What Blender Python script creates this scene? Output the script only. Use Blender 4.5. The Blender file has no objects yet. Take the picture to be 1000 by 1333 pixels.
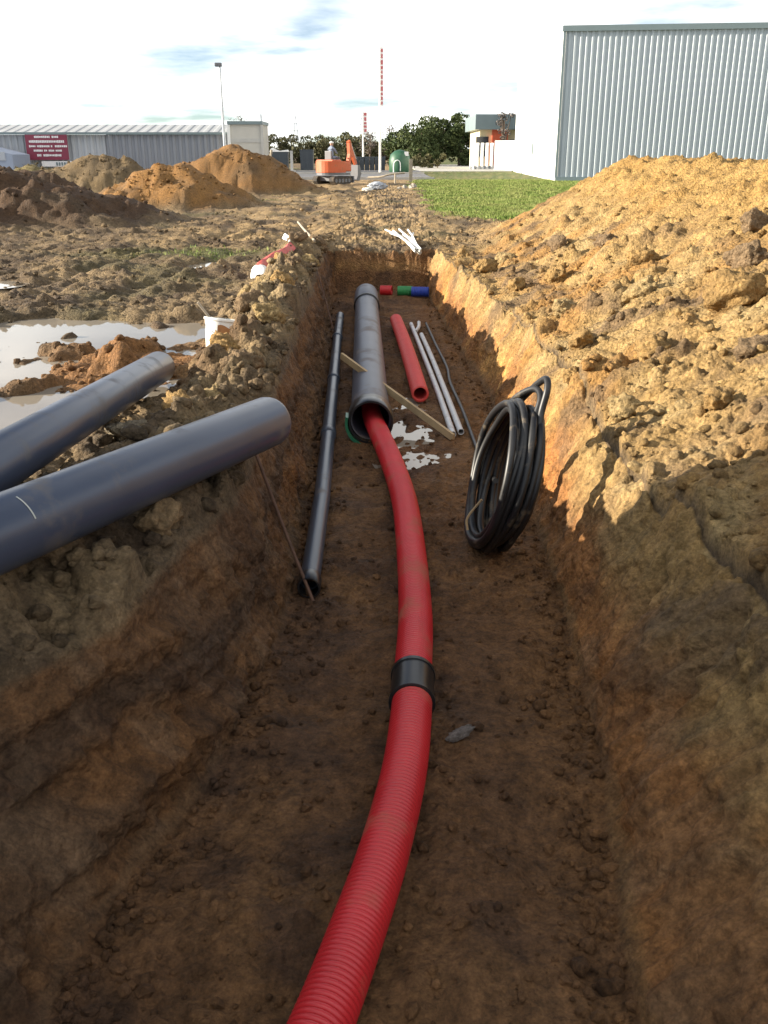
import bpy, bmesh, math, random
import numpy as np
from mathutils import Vector, Matrix, Quaternion
R = math.radians
random.seed(7)
rng = np.random.default_rng(11)
scene = bpy.context.scene
col = scene.collection

# ------------------------------------------------------------------ camera
cam = bpy.data.cameras.new('camera')
cam.sensor_fit = 'VERTICAL'
cam.sensor_height = 36.0
cam.lens = 1200.0 / 1333.0 * 36.0
cam.clip_start = 0.05
cam.clip_end = 5000
cam_o = bpy.data.objects.new('camera', cam)
col.objects.link(cam_o)
cam_o.location = (0, 0, 1.5)
cam_o.rotation_euler = (R(90 - 21.2), 0, 0)
scene.camera = cam_o

# ------------------------------------------------------------------ sky, sun, exposure
SUN_EL, SUN_AZ = R(16.5), R(0.5)          # sun stands to the left, a little ahead
sun_vec = Vector((-math.cos(SUN_AZ) * math.cos(SUN_EL), math.sin(SUN_AZ) * math.cos(SUN_EL), math.sin(SUN_EL)))
world = bpy.data.worlds.new('World')
scene.world = world
world.use_nodes = True
wn, wl = world.node_tree.nodes, world.node_tree.links
wn.clear()
w_out = wn.new('ShaderNodeOutputWorld')
w_bg = wn.new('ShaderNodeBackground')
w_bg.inputs['Strength'].default_value = 0.055
sky = wn.new('ShaderNodeTexSky')
sky.sky_type = 'NISHITA'
sky.sun_disc = False
sky.sun_elevation = SUN_EL
sky.sun_rotation = R(-89.5)
sky.air_density = 1.0
sky.dust_density = 0.1
sky.altitude = 2500
sky.ozone_density = 2.0
tc = wn.new('ShaderNodeTexCoord')
sep = wn.new('ShaderNodeSeparateXYZ')
wl.new(tc.outputs['Generated'], sep.inputs[0])
mad = wn.new('ShaderNodeMath'); mad.operation = 'MAXIMUM'; mad.inputs[1].default_value = 0.0
wl.new(sep.outputs['Z'], mad.inputs[0])
addz = wn.new('ShaderNodeMath'); addz.operation = 'ADD'; addz.inputs[1].default_value = 0.10
wl.new(mad.outputs[0], addz.inputs[0])
dvx = wn.new('ShaderNodeMath'); dvx.operation = 'DIVIDE'
dvy = wn.new('ShaderNodeMath'); dvy.operation = 'DIVIDE'
wl.new(sep.outputs['X'], dvx.inputs[0]); wl.new(addz.outputs[0], dvx.inputs[1])
wl.new(sep.outputs['Y'], dvy.inputs[0]); wl.new(addz.outputs[0], dvy.inputs[1])
cmb = wn.new('ShaderNodeCombineXYZ')
wl.new(dvx.outputs[0], cmb.inputs['X']); wl.new(dvy.outputs[0], cmb.inputs['Y'])
cn = wn.new('ShaderNodeTexNoise')
cn.inputs['Scale'].default_value = 0.62
cn.inputs['Detail'].default_value = 7
cn.inputs['Roughness'].default_value = 0.52
wl.new(cmb.outputs[0], cn.inputs['Vector'])
cov = wn.new('ShaderNodeMapRange'); cov.inputs[1].default_value = 0.0; cov.inputs[2].default_value = 0.55; cov.inputs[3].default_value = 0.115; cov.inputs[4].default_value = 0.02
wl.new(mad.outputs[0], cov.inputs[0])
cadd = wn.new('ShaderNodeMath'); cadd.operation = 'ADD'
wl.new(cn.outputs['Fac'], cadd.inputs[0]); wl.new(cov.outputs[0], cadd.inputs[1])
ramp = wn.new('ShaderNodeValToRGB')
ramp.color_ramp.elements[0].position = 0.46
ramp.color_ramp.elements[1].position = 0.63
wl.new(cadd.outputs[0], ramp.inputs['Fac'])
cn2 = wn.new('ShaderNodeTexNoise')
cn2.inputs['Scale'].default_value = 1.3
cn2.inputs['Detail'].default_value = 5
wl.new(cmb.outputs[0], cn2.inputs['Vector'])
cr2 = wn.new('ShaderNodeValToRGB')
cr2.color_ramp.elements[0].position = 0.26
cr2.color_ramp.elements[0].color = (6.4, 7.2, 7.7, 1)
cr2.color_ramp.elements[1].position = 0.55
cr2.color_ramp.elements[1].color = (12.5, 12.4, 12.0, 1)
wl.new(cn2.outputs['Fac'], cr2.inputs['Fac'])
hzb = wn.new('ShaderNodeMapRange'); hzb.inputs[1].default_value = 0.0; hzb.inputs[2].default_value = 0.5; hzb.inputs[3].default_value = 1.2; hzb.inputs[4].default_value = 1.0
wl.new(mad.outputs[0], hzb.inputs[0])
hzm = wn.new('ShaderNodeMix'); hzm.data_type = 'RGBA'; hzm.blend_type = 'MULTIPLY'; hzm.inputs[0].default_value = 1
wl.new(cr2.outputs[0], hzm.inputs[6]); wl.new(hzb.outputs[0], hzm.inputs[7])
mixc = wn.new('ShaderNodeMix'); mixc.data_type = 'RGBA'
wl.new(ramp.outputs['Color'], mixc.inputs[0])
wl.new(sky.outputs[0], mixc.inputs[6])
wl.new(hzm.outputs[2], mixc.inputs[7])
wl.new(mixc.outputs[2], w_bg.inputs['Color'])
wl.new(w_bg.outputs[0], w_out.inputs['Surface'])

sun = bpy.data.lights.new('sun', 'SUN')
sun.energy = 5.0
sun.angle = R(0.6)
sun.color = (1.0, 0.9, 0.74)
sun_o = bpy.data.objects.new('sun', sun)
col.objects.link(sun_o)
sun_o.location = (-30, 20, 30)
sun_o.rotation_euler = sun_vec.to_track_quat('Z', 'Y').to_euler()

scene.view_settings.view_transform = 'Standard'
scene.view_settings.look = 'None'
scene.view_settings.exposure = 1.42
scene.view_settings.gamma = 1.0
scene.view_settings.use_curve_mapping = False
scene.render.engine = 'CYCLES'

# ------------------------------------------------------------------ numpy noise
_perm = rng.permutation(256).astype(np.int64)
_perm = np.concatenate([_perm, _perm, _perm])
_g2 = np.stack([np.cos(np.arange(256) * 2 * np.pi / 256 * 37), np.sin(np.arange(256) * 2 * np.pi / 256 * 37)], 1)
_g3 = rng.normal(size=(256, 3)); _g3 /= np.linalg.norm(_g3, axis=1)[:, None]

def _fade(t): return t * t * t * (t * (t * 6 - 15) + 10)

def n2(x, y, seed=0):
    x = np.asarray(x, float) + seed * 17.31; y = np.asarray(y, float) + seed * 5.77
    xi = np.floor(x).astype(np.int64); yi = np.floor(y).astype(np.int64)
    xf = x - xi; yf = y - yi
    def g(ix, iy, dx, dy):
        h = _perm[_perm[ix & 255] + (iy & 255)]
        return _g2[h, 0] * dx + _g2[h, 1] * dy
    u, v = _fade(xf), _fade(yf)
    a = g(xi, yi, xf, yf); b = g(xi + 1, yi, xf - 1, yf)
    c = g(xi, yi + 1, xf, yf - 1); d = g(xi + 1, yi + 1, xf - 1, yf - 1)
    return 1.4 * ((a + (b - a) * u) + ((c + (d - c) * u) - (a + (b - a) * u)) * v)

def n3(x, y, z, seed=0):
    x = np.asarray(x, float) + seed * 17.31; y = np.asarray(y, float) + seed * 5.77; z = np.asarray(z, float) + seed * 9.13
    xi = np.floor(x).astype(np.int64); yi = np.floor(y).astype(np.int64); zi = np.floor(z).astype(np.int64)
    xf, yf, zf = x - xi, y - yi, z - zi
    u, v, w = _fade(xf), _fade(yf), _fade(zf)
    out = 0
    for i in (0, 1):
        for j in (0, 1):
            for k in (0, 1):
                h = _perm[_perm[_perm[(xi + i) & 255] + ((yi + j) & 255)] + ((zi + k) & 255)]
                d = _g3[h, 0] * (xf - i) + _g3[h, 1] * (yf - j) + _g3[h, 2] * (zf - k)
                out = out + d * (u if i else 1 - u) * (v if j else 1 - v) * (w if k else 1 - w)
    return 1.5 * out

def fbm2(x, y, s, oct=4, seed=0, gain=0.5):
    a, t, f = 1.0, 0.0, 1.0 / s
    for o in range(oct):
        t = t + a * n2(x * f, y * f, seed + o * 3)
        a *= gain; f *= 2.03
    return t

def blobs(x, y, cell, seed=0, dens=0.7, rmin=0.25, rmax=0.62, ang=0.35):
    """lumps of soil: hemispheres with facets, one per cell of a jittered grid; returns metres"""
    gx, gy = np.asarray(x) / cell + seed * 7.7, np.asarray(y) / cell + seed * 3.3
    ix, iy = np.floor(gx).astype(np.int64), np.floor(gy).astype(np.int64)
    best = np.zeros_like(gx)
    for i in (-1, 0, 1):
        for j in (-1, 0, 1):
            cx, cy = ix + i, iy + j
            h = _perm[_perm[cx & 255] + (cy & 255)]
            h2 = _perm[h + 91]; h3 = _perm[h2 + 57]; h4 = _perm[h3 + 13]
            px = cx + 0.15 + 0.7 * h / 255.0; py = cy + 0.15 + 0.7 * h2 / 255.0
            rad = rmin + (rmax - rmin) * (h3 / 255.0) ** 1.6
            th = h4 / 255.0 * 6.28
            dx, dy = gx - px, gy - py
            a = dx * np.cos(th) + dy * np.sin(th); b = -dx * np.sin(th) + dy * np.cos(th)
            q = rad * rad - (a * a * 1.0 + b * b * (1.3 + 0.9 * (h / 255.0)))
            hh = np.sqrt(np.maximum(q, 0)) + ang * a * (q > 0) * rad
            hh = np.where((h4 / 255.0 * 0.99 + (h2 % 7) * 0.0014) < dens, hh, 0)
            best = np.maximum(best, hh)
    return best * cell

def sst(a, b, x):
    t = np.clip((x - a) / (b - a), 0, 1)
    return t * t * (3 - 2 * t)

# ------------------------------------------------------------------ terrain shape
TY = np.array([-6, 1, 2, 2.8, 4, 5, 6.5, 8.5, 10.5, 14, 16, 400.])
FLs = np.array([-.95, -.95, -.88, -.64, -.47, -.50, -.54, -.58, -.62, -.78, -.82, -.82])
TLs = np.array([-1.75, -1.6, -1.42, -.95, -.70, -.72, -.76, -.80, -.84, -.95, -.98, -.98])
FRs = np.array([.65, .65, .69, .80, .90, .94, 1.0, 1.0, .92, .76, .72, .72])
TRs = np.array([1.80, 1.68, 1.52, 1.34, 1.25, 1.28, 1.34, 1.33, 1.22, 1.0, .90, .82])
FLOOR = -0.65

def edges(y):
    wob = 0.03 * n2(y * 1.7, y * 0 + 3.1, 5) + 0.015 * n2(y * 5.1, y * 0 + 1.1, 6)
    wob2 = 0.03 * n2(y * 1.6, y * 0 + 8.1, 7) + 0.015 * n2(y * 4.7, y * 0 + 2.1, 8)
    return (np.interp(y, TY, FLs) + wob * .6, np.interp(y, TY, TLs) + wob,
            np.interp(y, TY, FRs) + wob2 * .6, np.interp(y, TY, TRs) + wob2)

def depth_at(y):
    return -FLOOR * sst(16.12, 15.9, y) * sst(-5.5, -4.5, y)

HEAPS = [  # spoil heaps on the left: x, y, height, rx, ry, seed
    (-10.0, 23.4, 1.45, 5.0, 3.2, 1), (-12.2, 42.0, 1.55, 4.2, 3.0, 2),
    (-6.6, 30.5, 1.28, 2.75, 2.6, 3), (-6.4, 41.5, 2.05, 4.0, 3.2, 4), (-15.8, 44.5, 1.1, 2.6, 2.4, 5)]

def heap_left(x, y):
    z = np.zeros_like(x); which = np.full(x.shape, -1)
    for k, (hx, hy, hh, rx, ry, sd) in enumerate(HEAPS):
        wx = x + 0.35 * n2(x / 1.3, y / 1.3, 40 + sd); wy = y + 0.35 * n2(x / 1.3, y / 1.3, 50 + sd)
        r = np.sqrt(((wx - hx) / rx) ** 2 + ((wy - hy) / ry) ** 2)
        c = hh * np.clip(1.06 - r, 0, 1) ** 1.08
        c = np.where(c > 0.75 * hh, 0.75 * hh + (c - 0.75 * hh) * 0.75, c)
        which = np.where(c > np.maximum(z, 0.02), k, which)
        z = np.maximum(z, c)
    return z, which

def heap_right(x, y):
    """long bank of dug-out sand that follows the trench on the right"""
    foot = 1.0 + 0.055 * np.clip(y - 5, 0, 14) + 0.35 * sst(2.6, 0.5, y)
    crest = 4.35 + 0.25 * n2(y / 3.0, y * 0 + 0.3, 21)
    H = 1.40 + 0.08 * n2(y / 2.2, y * 0 + 4.3, 22)
    H = H * (1 - 0.09 * np.exp(-((y - 12.6) / .7) ** 2))
    H = H * sst(21.5, 16.6, y) ** 0.7 * sst(-9, -4, y)
    t = np.clip((x - foot) / (crest - foot), 0, 1)
    up = (0.72 * t + 0.28 * sst(0, 1, t)) ** 1.02
    back = np.clip(1 - (x - crest - 0.25) / 3.0, 0, 1)
    z = H * np.where(x < crest, up, sst(0, 1, back))
    endw = sst(22.5, 17.0, y)
    return z, t * endw * sst(8.2, 6.8, x)

def terrain(x, y, detail=True):
    """height in metres, and the zones used for the soil's colours"""
    x = np.asarray(x, float); y = np.asarray(y, float)
    fl, tl, fr, tr = edges(y)
    D = depth_at(y)
    wl_ = np.clip((x - tl) / (fl - tl), 0, 1)
    wr_ = np.clip((tr - x) / (tr - fr), 0, 1)
    w = np.minimum(wl_, wr_)
    prof = np.where(wl_ < wr_, sst(0, 1, w) * .35 + w * .65, w ** 1.45)
    z = -D * prof
    inside = w
    floor = (sst(.93, 1.0, w)) * (D > .3)
    wall = sst(0.0, .12, w) * (1 - floor) * (D > .05)
    out_l = np.clip(tl - x, 0, None); out_r = np.clip(x - tr, 0, None)
    left = (x < tl)
    near = sst(75, 40, y)
    # berm of loose clods along the left edge
    bn = np.clip(0.6 + 0.9 * n2(x / .9, y / 1.3, 12), 0, 1.6)
    berm = np.where(left, np.exp(-((out_l - .32) / .34) ** 2), 0) * sst(3.6, 5.4, y) * sst(19, 15, y)
    bermz = berm * 0.17 * bn
    z = z + bermz
    # near left shoulder: broken, sagging ground
    sag = np.where(left, np.exp(-(out_l / .5) ** 2), 0) * sst(4.4, 3.0, y)
    z = z - 0.06 * sag + np.where(left, np.exp(-((out_l - .55) / .42) ** 2), 0) * sst(5.0, 3.6, y) * .15
    # puddle hollow
    pr = np.sqrt(((x + 2.9) / 1.75) ** 2 + ((y - 7.2) / 2.5) ** 2) + 0.30 * n2(x / .8, y / .8, 15)
    hollow = sst(1.15, .7, pr) * left
    mound = np.exp(-(((x + 2.05) / .62) ** 2 + ((y - 7.1) / .85) ** 2))
    z = z - 0.16 * hollow + 0.20 * mound * (0.8 + 0.4 * n2(x / .3, y / .3, 16))
    pr2 = np.minimum(np.hypot((x + 2.62) / .35, (y - 13.9) / .5), np.hypot((x + 5.0) / .45, (y - 11.9) / .45)) + .25 * n2(x / .25, y / .25, 17)
    z = z - 0.07 * sst(1.2, .5, pr2)
    hl, which = heap_left(x, y)
    hr, hmask = heap_right(x, y)
    z = z + hl + np.where(x > tr, hr, 0)
    bank = np.where(x > tr, np.clip(hmask * 6, 0, 1), 0)
    bank = np.maximum(bank, np.where(x > tr, sst(3.5, 0.0, out_r) * sst(17.5, 15, y), 0))
    heapw = np.clip(hl * 4, 0, 1)
    grass = sst(22, 27, y + 2.0 * n2(x / 2.5, y / 2.5, 31)) * sst(.7, 2.2, x + .6 * n2(x / 2, y / 2, 32) - 0.015 * (y - 24)) * (1 - np.clip(hr * 3, 0, 1))
    grass = np.maximum(grass, sst(.15, .5, n2(x / 2.2, y / 1.6, 33)) * sst(25, 34, y) * sst(-3.2, -4.6, x) * (1 - heapw) * .9)
    grass = np.maximum(grass, .75 * np.exp(-(((x + 2.9) / 1.1) ** 2 + ((y - 15.4) / .8) ** 2)) * left)
    # the churned site rises and falls gently
    z = z + (1 - inside) * near * 0.05 * fbm2(x, y, 2.6, 2, 60)
    # wheel ruts running away beyond the trench
    rut = np.exp(-((x + 1.6 + 0.05 * (y - 20) + .25 * n2(y / 4, y * 0, 71)) / .22) ** 2) + np.exp(-((x + .1 + 0.05 * (y - 20) + .25 * n2(y / 4, y * 0, 71)) / .22) ** 2)
    z = z - 0.07 * rut * sst(17.5, 21, y) * sst(60, 45, y) * (1 - grass)
    q = x + 3.3 - .16 * (y - 10) + .25 * n2(y / 2.5, y * 0 + 6, 72)
    rut2 = (np.exp(-(q / .20) ** 2) + np.exp(-((q + 1.35) / .20) ** 2)) * sst(9.6, 10.8, y) * sst(24, 20, y) * left
    z = z - .075 * rut2 * (1 + .35 * np.sin(y * 22)) + .03 * (np.exp(-((q - .33) / .12) ** 2) + np.exp(-((q + 1.02) / .12) ** 2)) * sst(9.6, 10.8, y) * sst(24, 20, y) * left
    z = z + hollow * .115 * sst(.12, .5, fbm2(x, y, .75, 3, 73))
    if detail:
        amp_l = left * (1 - hollow * .55) * (1 - .5 * rut2) * near * (1 - grass * .75)
        far = (y > 16) * (1 - bank) * near * (1 - grass * .8)
        b1 = blobs(x, y, .30, 1, .62); b2 = blobs(x + .5, y + .3, .14, 2, .75); b3 = blobs(x + 1.5, y + 2.3, .065, 3, .8)
        big = blobs(x + 3, y, .62, 5, .5)
        f1 = fbm2(x, y, .35, 4, 80, .55)
        rough = np.clip(np.maximum(amp_l, far), 0, 1)
        z = z + rough * (1 - heapw) * (.42 * b1 * sst(-.2, .5, n2(x / 1.7, y / 1.7, 90)) + .42 * b2 + .5 * b3 + .034 * f1 + .05 * np.clip(fbm2(x, y, .8, 3, 92), -.5, 1))
        z = z + berm * (.42 * big * .55 + .62 * b1 + .6 * b2 + .4 * b3 + .03 * f1)
        shoulder = np.where(left, np.exp(-(out_l / .9) ** 2), 0) * sst(5.2, 4.2, y)
        z = z + shoulder * (.25 * big + .4 * b1 + .35 * b2 + .02 * f1)
        lump = sst(-.15, .45, n2(x / 1.1, y / 1.1, 91))
        bankd = np.where(x > tr, bank, np.where((wr_ <= wl_) & (y < 16), sst(.55, 0, w) * (D > .05), 0))
        hb = bankd * (1 - .55 * sst(.45, .75, hmask))
        z = z + hb * (.42 * big * lump + .55 * b1 * lump + .45 * b2 * (.25 + .75 * sst(-.2, .4, n2(x / .6, y / .6, 93))) + .6 * b3 + .055 * f1 + .05 * fbm2(x, y, 1.0, 3, 94))
        z = z + bank * sst(.4, .8, hmask) * (.16 * b1 + .38 * b2 + .6 * b3 + .03 * f1)
        z = z + heapw * (.45 * b1 + .5 * b2 + .30 * big + .07 * fbm2(x, y, .5, 3, 83) + .17 * fbm2(x, y, 1.3, 3, 84))
        fb = blobs(x, y, .045, 6, .75); fb2 = blobs(x, y, .11, 7, .35, .18, .42)
        wet = np.exp(-(((x - .15) / .12) ** 2 + ((y - 7.3) / .60) ** 2)) * sst(-.05, .4, n2(x / .11, y / .22, 95) + .25)
        z = z + floor * (1 - .7 * wet) * ((.62 * fb + .55 * fb2) * sst(-.35, .35, n2(x / .45, y / .8, 96)) + .026 * fbm2(x, y, .3, 4, 86) + .026 * n2(x / .5, y / .7, 87) + .012 * n2(x / .10, y / 1.3, 97)) - floor * .034 * wet
        z = z + wall * (.45 * b3 + .25 * b2 + .012 * fbm2(x, y, .2, 3, 88))
        z = z + grass * .02 * fbm2(x, y, .5, 3, 89)
    return z, dict(floor=floor, wall=wall, bank=bank, berm=np.maximum(berm, 0) * bn, left=left, grass=grass, heapw=heapw, which=which,
                   hollow=hollow, mound=mound, hmask=hmask, hr=np.where(x > tr, hr, 0), wleft=(wl_ < wr_), out_l=out_l, out_r=out_r, w=w, D=D)

def mixc3(a, b, t):
    return a + (np.asarray(b) - a) * t[:, None]

def soil_colour(x, y, z, Z):
    """soil colours (linear), by layer and place; some trench walls have shade put in"""
    n = x.size
    a1 = fbm2(x, y, 1.3, 4, 100); a2 = fbm2(x, y, .45, 4, 104); a3 = fbm2(x, y, 3.5, 3, 108); a4 = fbm2(x, y, .13, 3, 112)
    c = np.tile(np.array([.130, .090, .052]), (n, 1))                      # churned mud
    c = mixc3(c, (.215, .150, .080), sst(-.3, .5, a1))
    c = mixc3(c, (.075, .050, .032), sst(.15, .6, a2) * .7)
    c = mixc3(c, (.085, .088, .030), sst(.2, .6, a3) * .35 * (y > 9))
    track = sst(15.5, 18, y) * sst(-6, -2.5, x) * (1 - Z['grass'])
    c = mixc3(c, (.330, .225, .112), track * sst(-.6, .3, a1))
    c = mixc3(c, (.105, .070, .042), Z['hollow'] * .6)
    c = mixc3(c, (.250, .120, .042), np.clip(Z['mound'] * 1.6, 0, 1) * .9)
    bm = np.clip(Z['berm'], 0, 1)
    c = mixc3(c, (.330, .240, .125), bm * sst(-.4, .35, a2))
    # right bank and heap
    bc = np.tile(np.array([.345, .222, .088]), (n, 1))
    bc = mixc3(bc, (.375, .262, .118), sst(.0, .6, a2) * (1 - sst(.35, .7, Z['hmask'])))
    bc = mixc3(bc, (.320, .165, .048), sst(-.1, .5, a1) * .8)
    bc = mixc3(bc, (.160, .104, .056), sst(.05, .5, fbm2(x, y, .7, 4, 120)) * (1 - sst(.45, .8, Z['hmask'])) * .85)
    bc = mixc3(bc, (.370, .222, .070), sst(.4, .8, Z['hmask']) * .7)
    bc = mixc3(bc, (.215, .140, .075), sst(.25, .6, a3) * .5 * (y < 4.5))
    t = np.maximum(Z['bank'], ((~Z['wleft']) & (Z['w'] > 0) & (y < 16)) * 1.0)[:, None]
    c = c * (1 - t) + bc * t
    # heaps on the left
    hc = np.tile(np.array([.130, .088, .050]), (n, 1))
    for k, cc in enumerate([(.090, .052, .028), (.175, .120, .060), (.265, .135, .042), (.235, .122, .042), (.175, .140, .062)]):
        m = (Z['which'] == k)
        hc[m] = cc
    hc = mixc3(hc, (.095, .070, .042), sst(.0, .6, a1) * .5)
    t = Z['heapw'][:, None]
    c = c * (1 - t) + hc * t
    # walls: soil layers, lumps of clay, iron-stained sand
    dep = np.clip(-z / .65, 0, 1)
    ln = dep + .22 * n2(y / 1.2, x * 0 + 2.2, 130) + .08 * a2
    wc = np.tile(np.array([.225, .130, .056]), (n, 1))
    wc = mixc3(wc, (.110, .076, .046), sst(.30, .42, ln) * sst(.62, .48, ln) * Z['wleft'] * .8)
    wc = mixc3(wc, (.265, .140, .050), sst(.5, .7, ln) * sst(-.3, .4, a1) * .9)
    wc = mixc3(wc, (.120, .074, .040), sst(.1, .5, fbm2(y, z, .4, 4, 131)) * .75)
    wc = mixc3(wc, (.380, .255, .100), sst(.0, .5, fbm2(y, z, .9, 3, 134)) * (1 - Z['wleft']) * sst(3.0, 5.0, y) * .9)
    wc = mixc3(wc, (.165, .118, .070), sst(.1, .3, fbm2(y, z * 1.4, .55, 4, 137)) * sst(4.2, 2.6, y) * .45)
    wc = np.where(Z['wleft'][:, None], wc, wc * (1 + np.array([.5, .32, .08])[None, :] * sst(15.9, 15.3, y)[:, None]))  # right wall brightened; end wall kept darker, its shade put into the colour
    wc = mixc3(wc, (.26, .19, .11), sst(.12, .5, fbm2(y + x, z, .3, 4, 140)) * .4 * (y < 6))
    wc = np.where(Z['wleft'][:, None], wc * np.array([.70, .62, .62]), wc * np.array([.98, .88, .84]))  # left wall darkened: trench shade put into the soil colour
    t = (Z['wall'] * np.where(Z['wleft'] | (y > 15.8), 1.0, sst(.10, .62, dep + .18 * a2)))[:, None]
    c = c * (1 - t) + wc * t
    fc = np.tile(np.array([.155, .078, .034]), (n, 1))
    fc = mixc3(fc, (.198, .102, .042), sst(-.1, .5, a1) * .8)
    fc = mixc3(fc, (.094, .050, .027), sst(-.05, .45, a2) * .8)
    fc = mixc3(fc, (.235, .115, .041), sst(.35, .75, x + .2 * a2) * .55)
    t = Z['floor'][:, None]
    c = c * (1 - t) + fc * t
    gc = mixc3(np.tile(np.array([.085, .105, .028]), (n, 1)), (.150, .140, .050), sst(-.3, .5, a2))
    t = np.clip(Z['grass'] * 1.1, 0, 1)[:, None]
    c = c * (1 - t) + gc * t
    c = c * (1 + .28 * np.clip(a4, -1, 1))[:, None]
    return np.clip(c, .015, .6)

# ------------------------------------------------------------------ material helpers
def new_mat(name):
    m = bpy.data.materials.new(name); m.use_nodes = True
    nt = m.node_tree; b = nt.nodes['Principled BSDF']
    return m, nt, b

def soil_mat(name, bump=1.0):
    m, nt, b = new_mat(name)
    N, L = nt.nodes, nt.links
    at = N.new('ShaderNodeAttribute'); at.attribute_name = 'soil'
    geo = N.new('ShaderNodeNewGeometry')
    nz = N.new('ShaderNodeTexNoise'); nz.inputs['Scale'].default_value = 22; nz.inputs['Detail'].default_value = 9; nz.inputs['Roughness'].default_value = .68
    L.new(geo.outputs['Position'], nz.inputs['Vector'])
    mr = N.new('ShaderNodeMapRange'); mr.inputs[1].default_value = .3; mr.inputs[2].default_value = .7; mr.inputs[3].default_value = .48; mr.inputs[4].default_value = 1.45
    L.new(nz.outputs['Fac'], mr.inputs[0])
    mx = N.new('ShaderNodeMix'); mx.data_type = 'RGBA'; mx.blend_type = 'MULTIPLY'; mx.inputs[0].default_value = 1
    L.new(at.outputs['Color'], mx.inputs[6]); L.new(mr.outputs[0], mx.inputs[7])
    sp = N.new('ShaderNodeTexNoise'); sp.inputs['Scale'].default_value = 95; sp.inputs['Detail'].default_value = 3; sp.inputs['Roughness'].default_value = .6
    L.new(geo.outputs['Position'], sp.inputs['Vector'])
    spr = N.new('ShaderNodeMapRange'); spr.inputs[1].default_value = .32; spr.inputs[2].default_value = .70; spr.inputs[3].default_value = .78; spr.inputs[4].default_value = 1.24
    L.new(sp.outputs['Fac'], spr.inputs[0])
    mx2 = N.new('ShaderNodeMix'); mx2.data_type = 'RGBA'; mx2.blend_type = 'MULTIPLY'; mx2.inputs[0].default_value = 1
    L.new(mx.outputs[2], mx2.inputs[6]); L.new(spr.outputs[0], mx2.inputs[7])
    L.new(mx2.outputs[2], b.inputs['Base Color'])
    nr = N.new('ShaderNodeTexNoise'); nr.inputs['Scale'].default_value = 3.0; nr.inputs['Detail'].default_value = 4
    L.new(geo.outputs['Position'], nr.inputs['Vector'])
    rr = N.new('ShaderNodeMapRange'); rr.inputs[1].default_value = .3; rr.inputs[2].default_value = .7; rr.inputs[3].default_value = .72; rr.inputs[4].default_value = .98
    L.new(nr.outputs['Fac'], rr.inputs[0]); L.new(rr.outputs[0], b.inputs['Roughness'])
    b.inputs['Specular IOR Level'].default_value = .25
    n1 = N.new('ShaderNodeTexNoise'); n1.inputs['Scale'].default_value = 55; n1.inputs['Detail'].default_value = 8; n1.inputs['Roughness'].default_value = .7
    L.new(geo.outputs['Position'], n1.inputs['Vector'])
    v1 = N.new('ShaderNodeTexVoronoi'); v1.inputs['Scale'].default_value = 38; v1.inputs['Randomness'].default_value = 1
    L.new(geo.outputs['Position'], v1.inputs['Vector'])
    sm = N.new('ShaderNodeMath'); sm.operation = 'MULTIPLY_ADD'; sm.inputs[1].default_value = -.7
    L.new(v1.outputs['Distance'], sm.inputs[0]); L.new(n1.outputs['Fac'], sm.inputs[2])
    bp = N.new('ShaderNodeBump'); bp.inputs['Strength'].default_value = 1.0 * bump; bp.inputs['Distance'].default_value = .028
    L.new(sm.outputs[0], bp.inputs['Height']); L.new(bp.outputs[0], b.inputs['Normal'])
    return m

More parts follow.
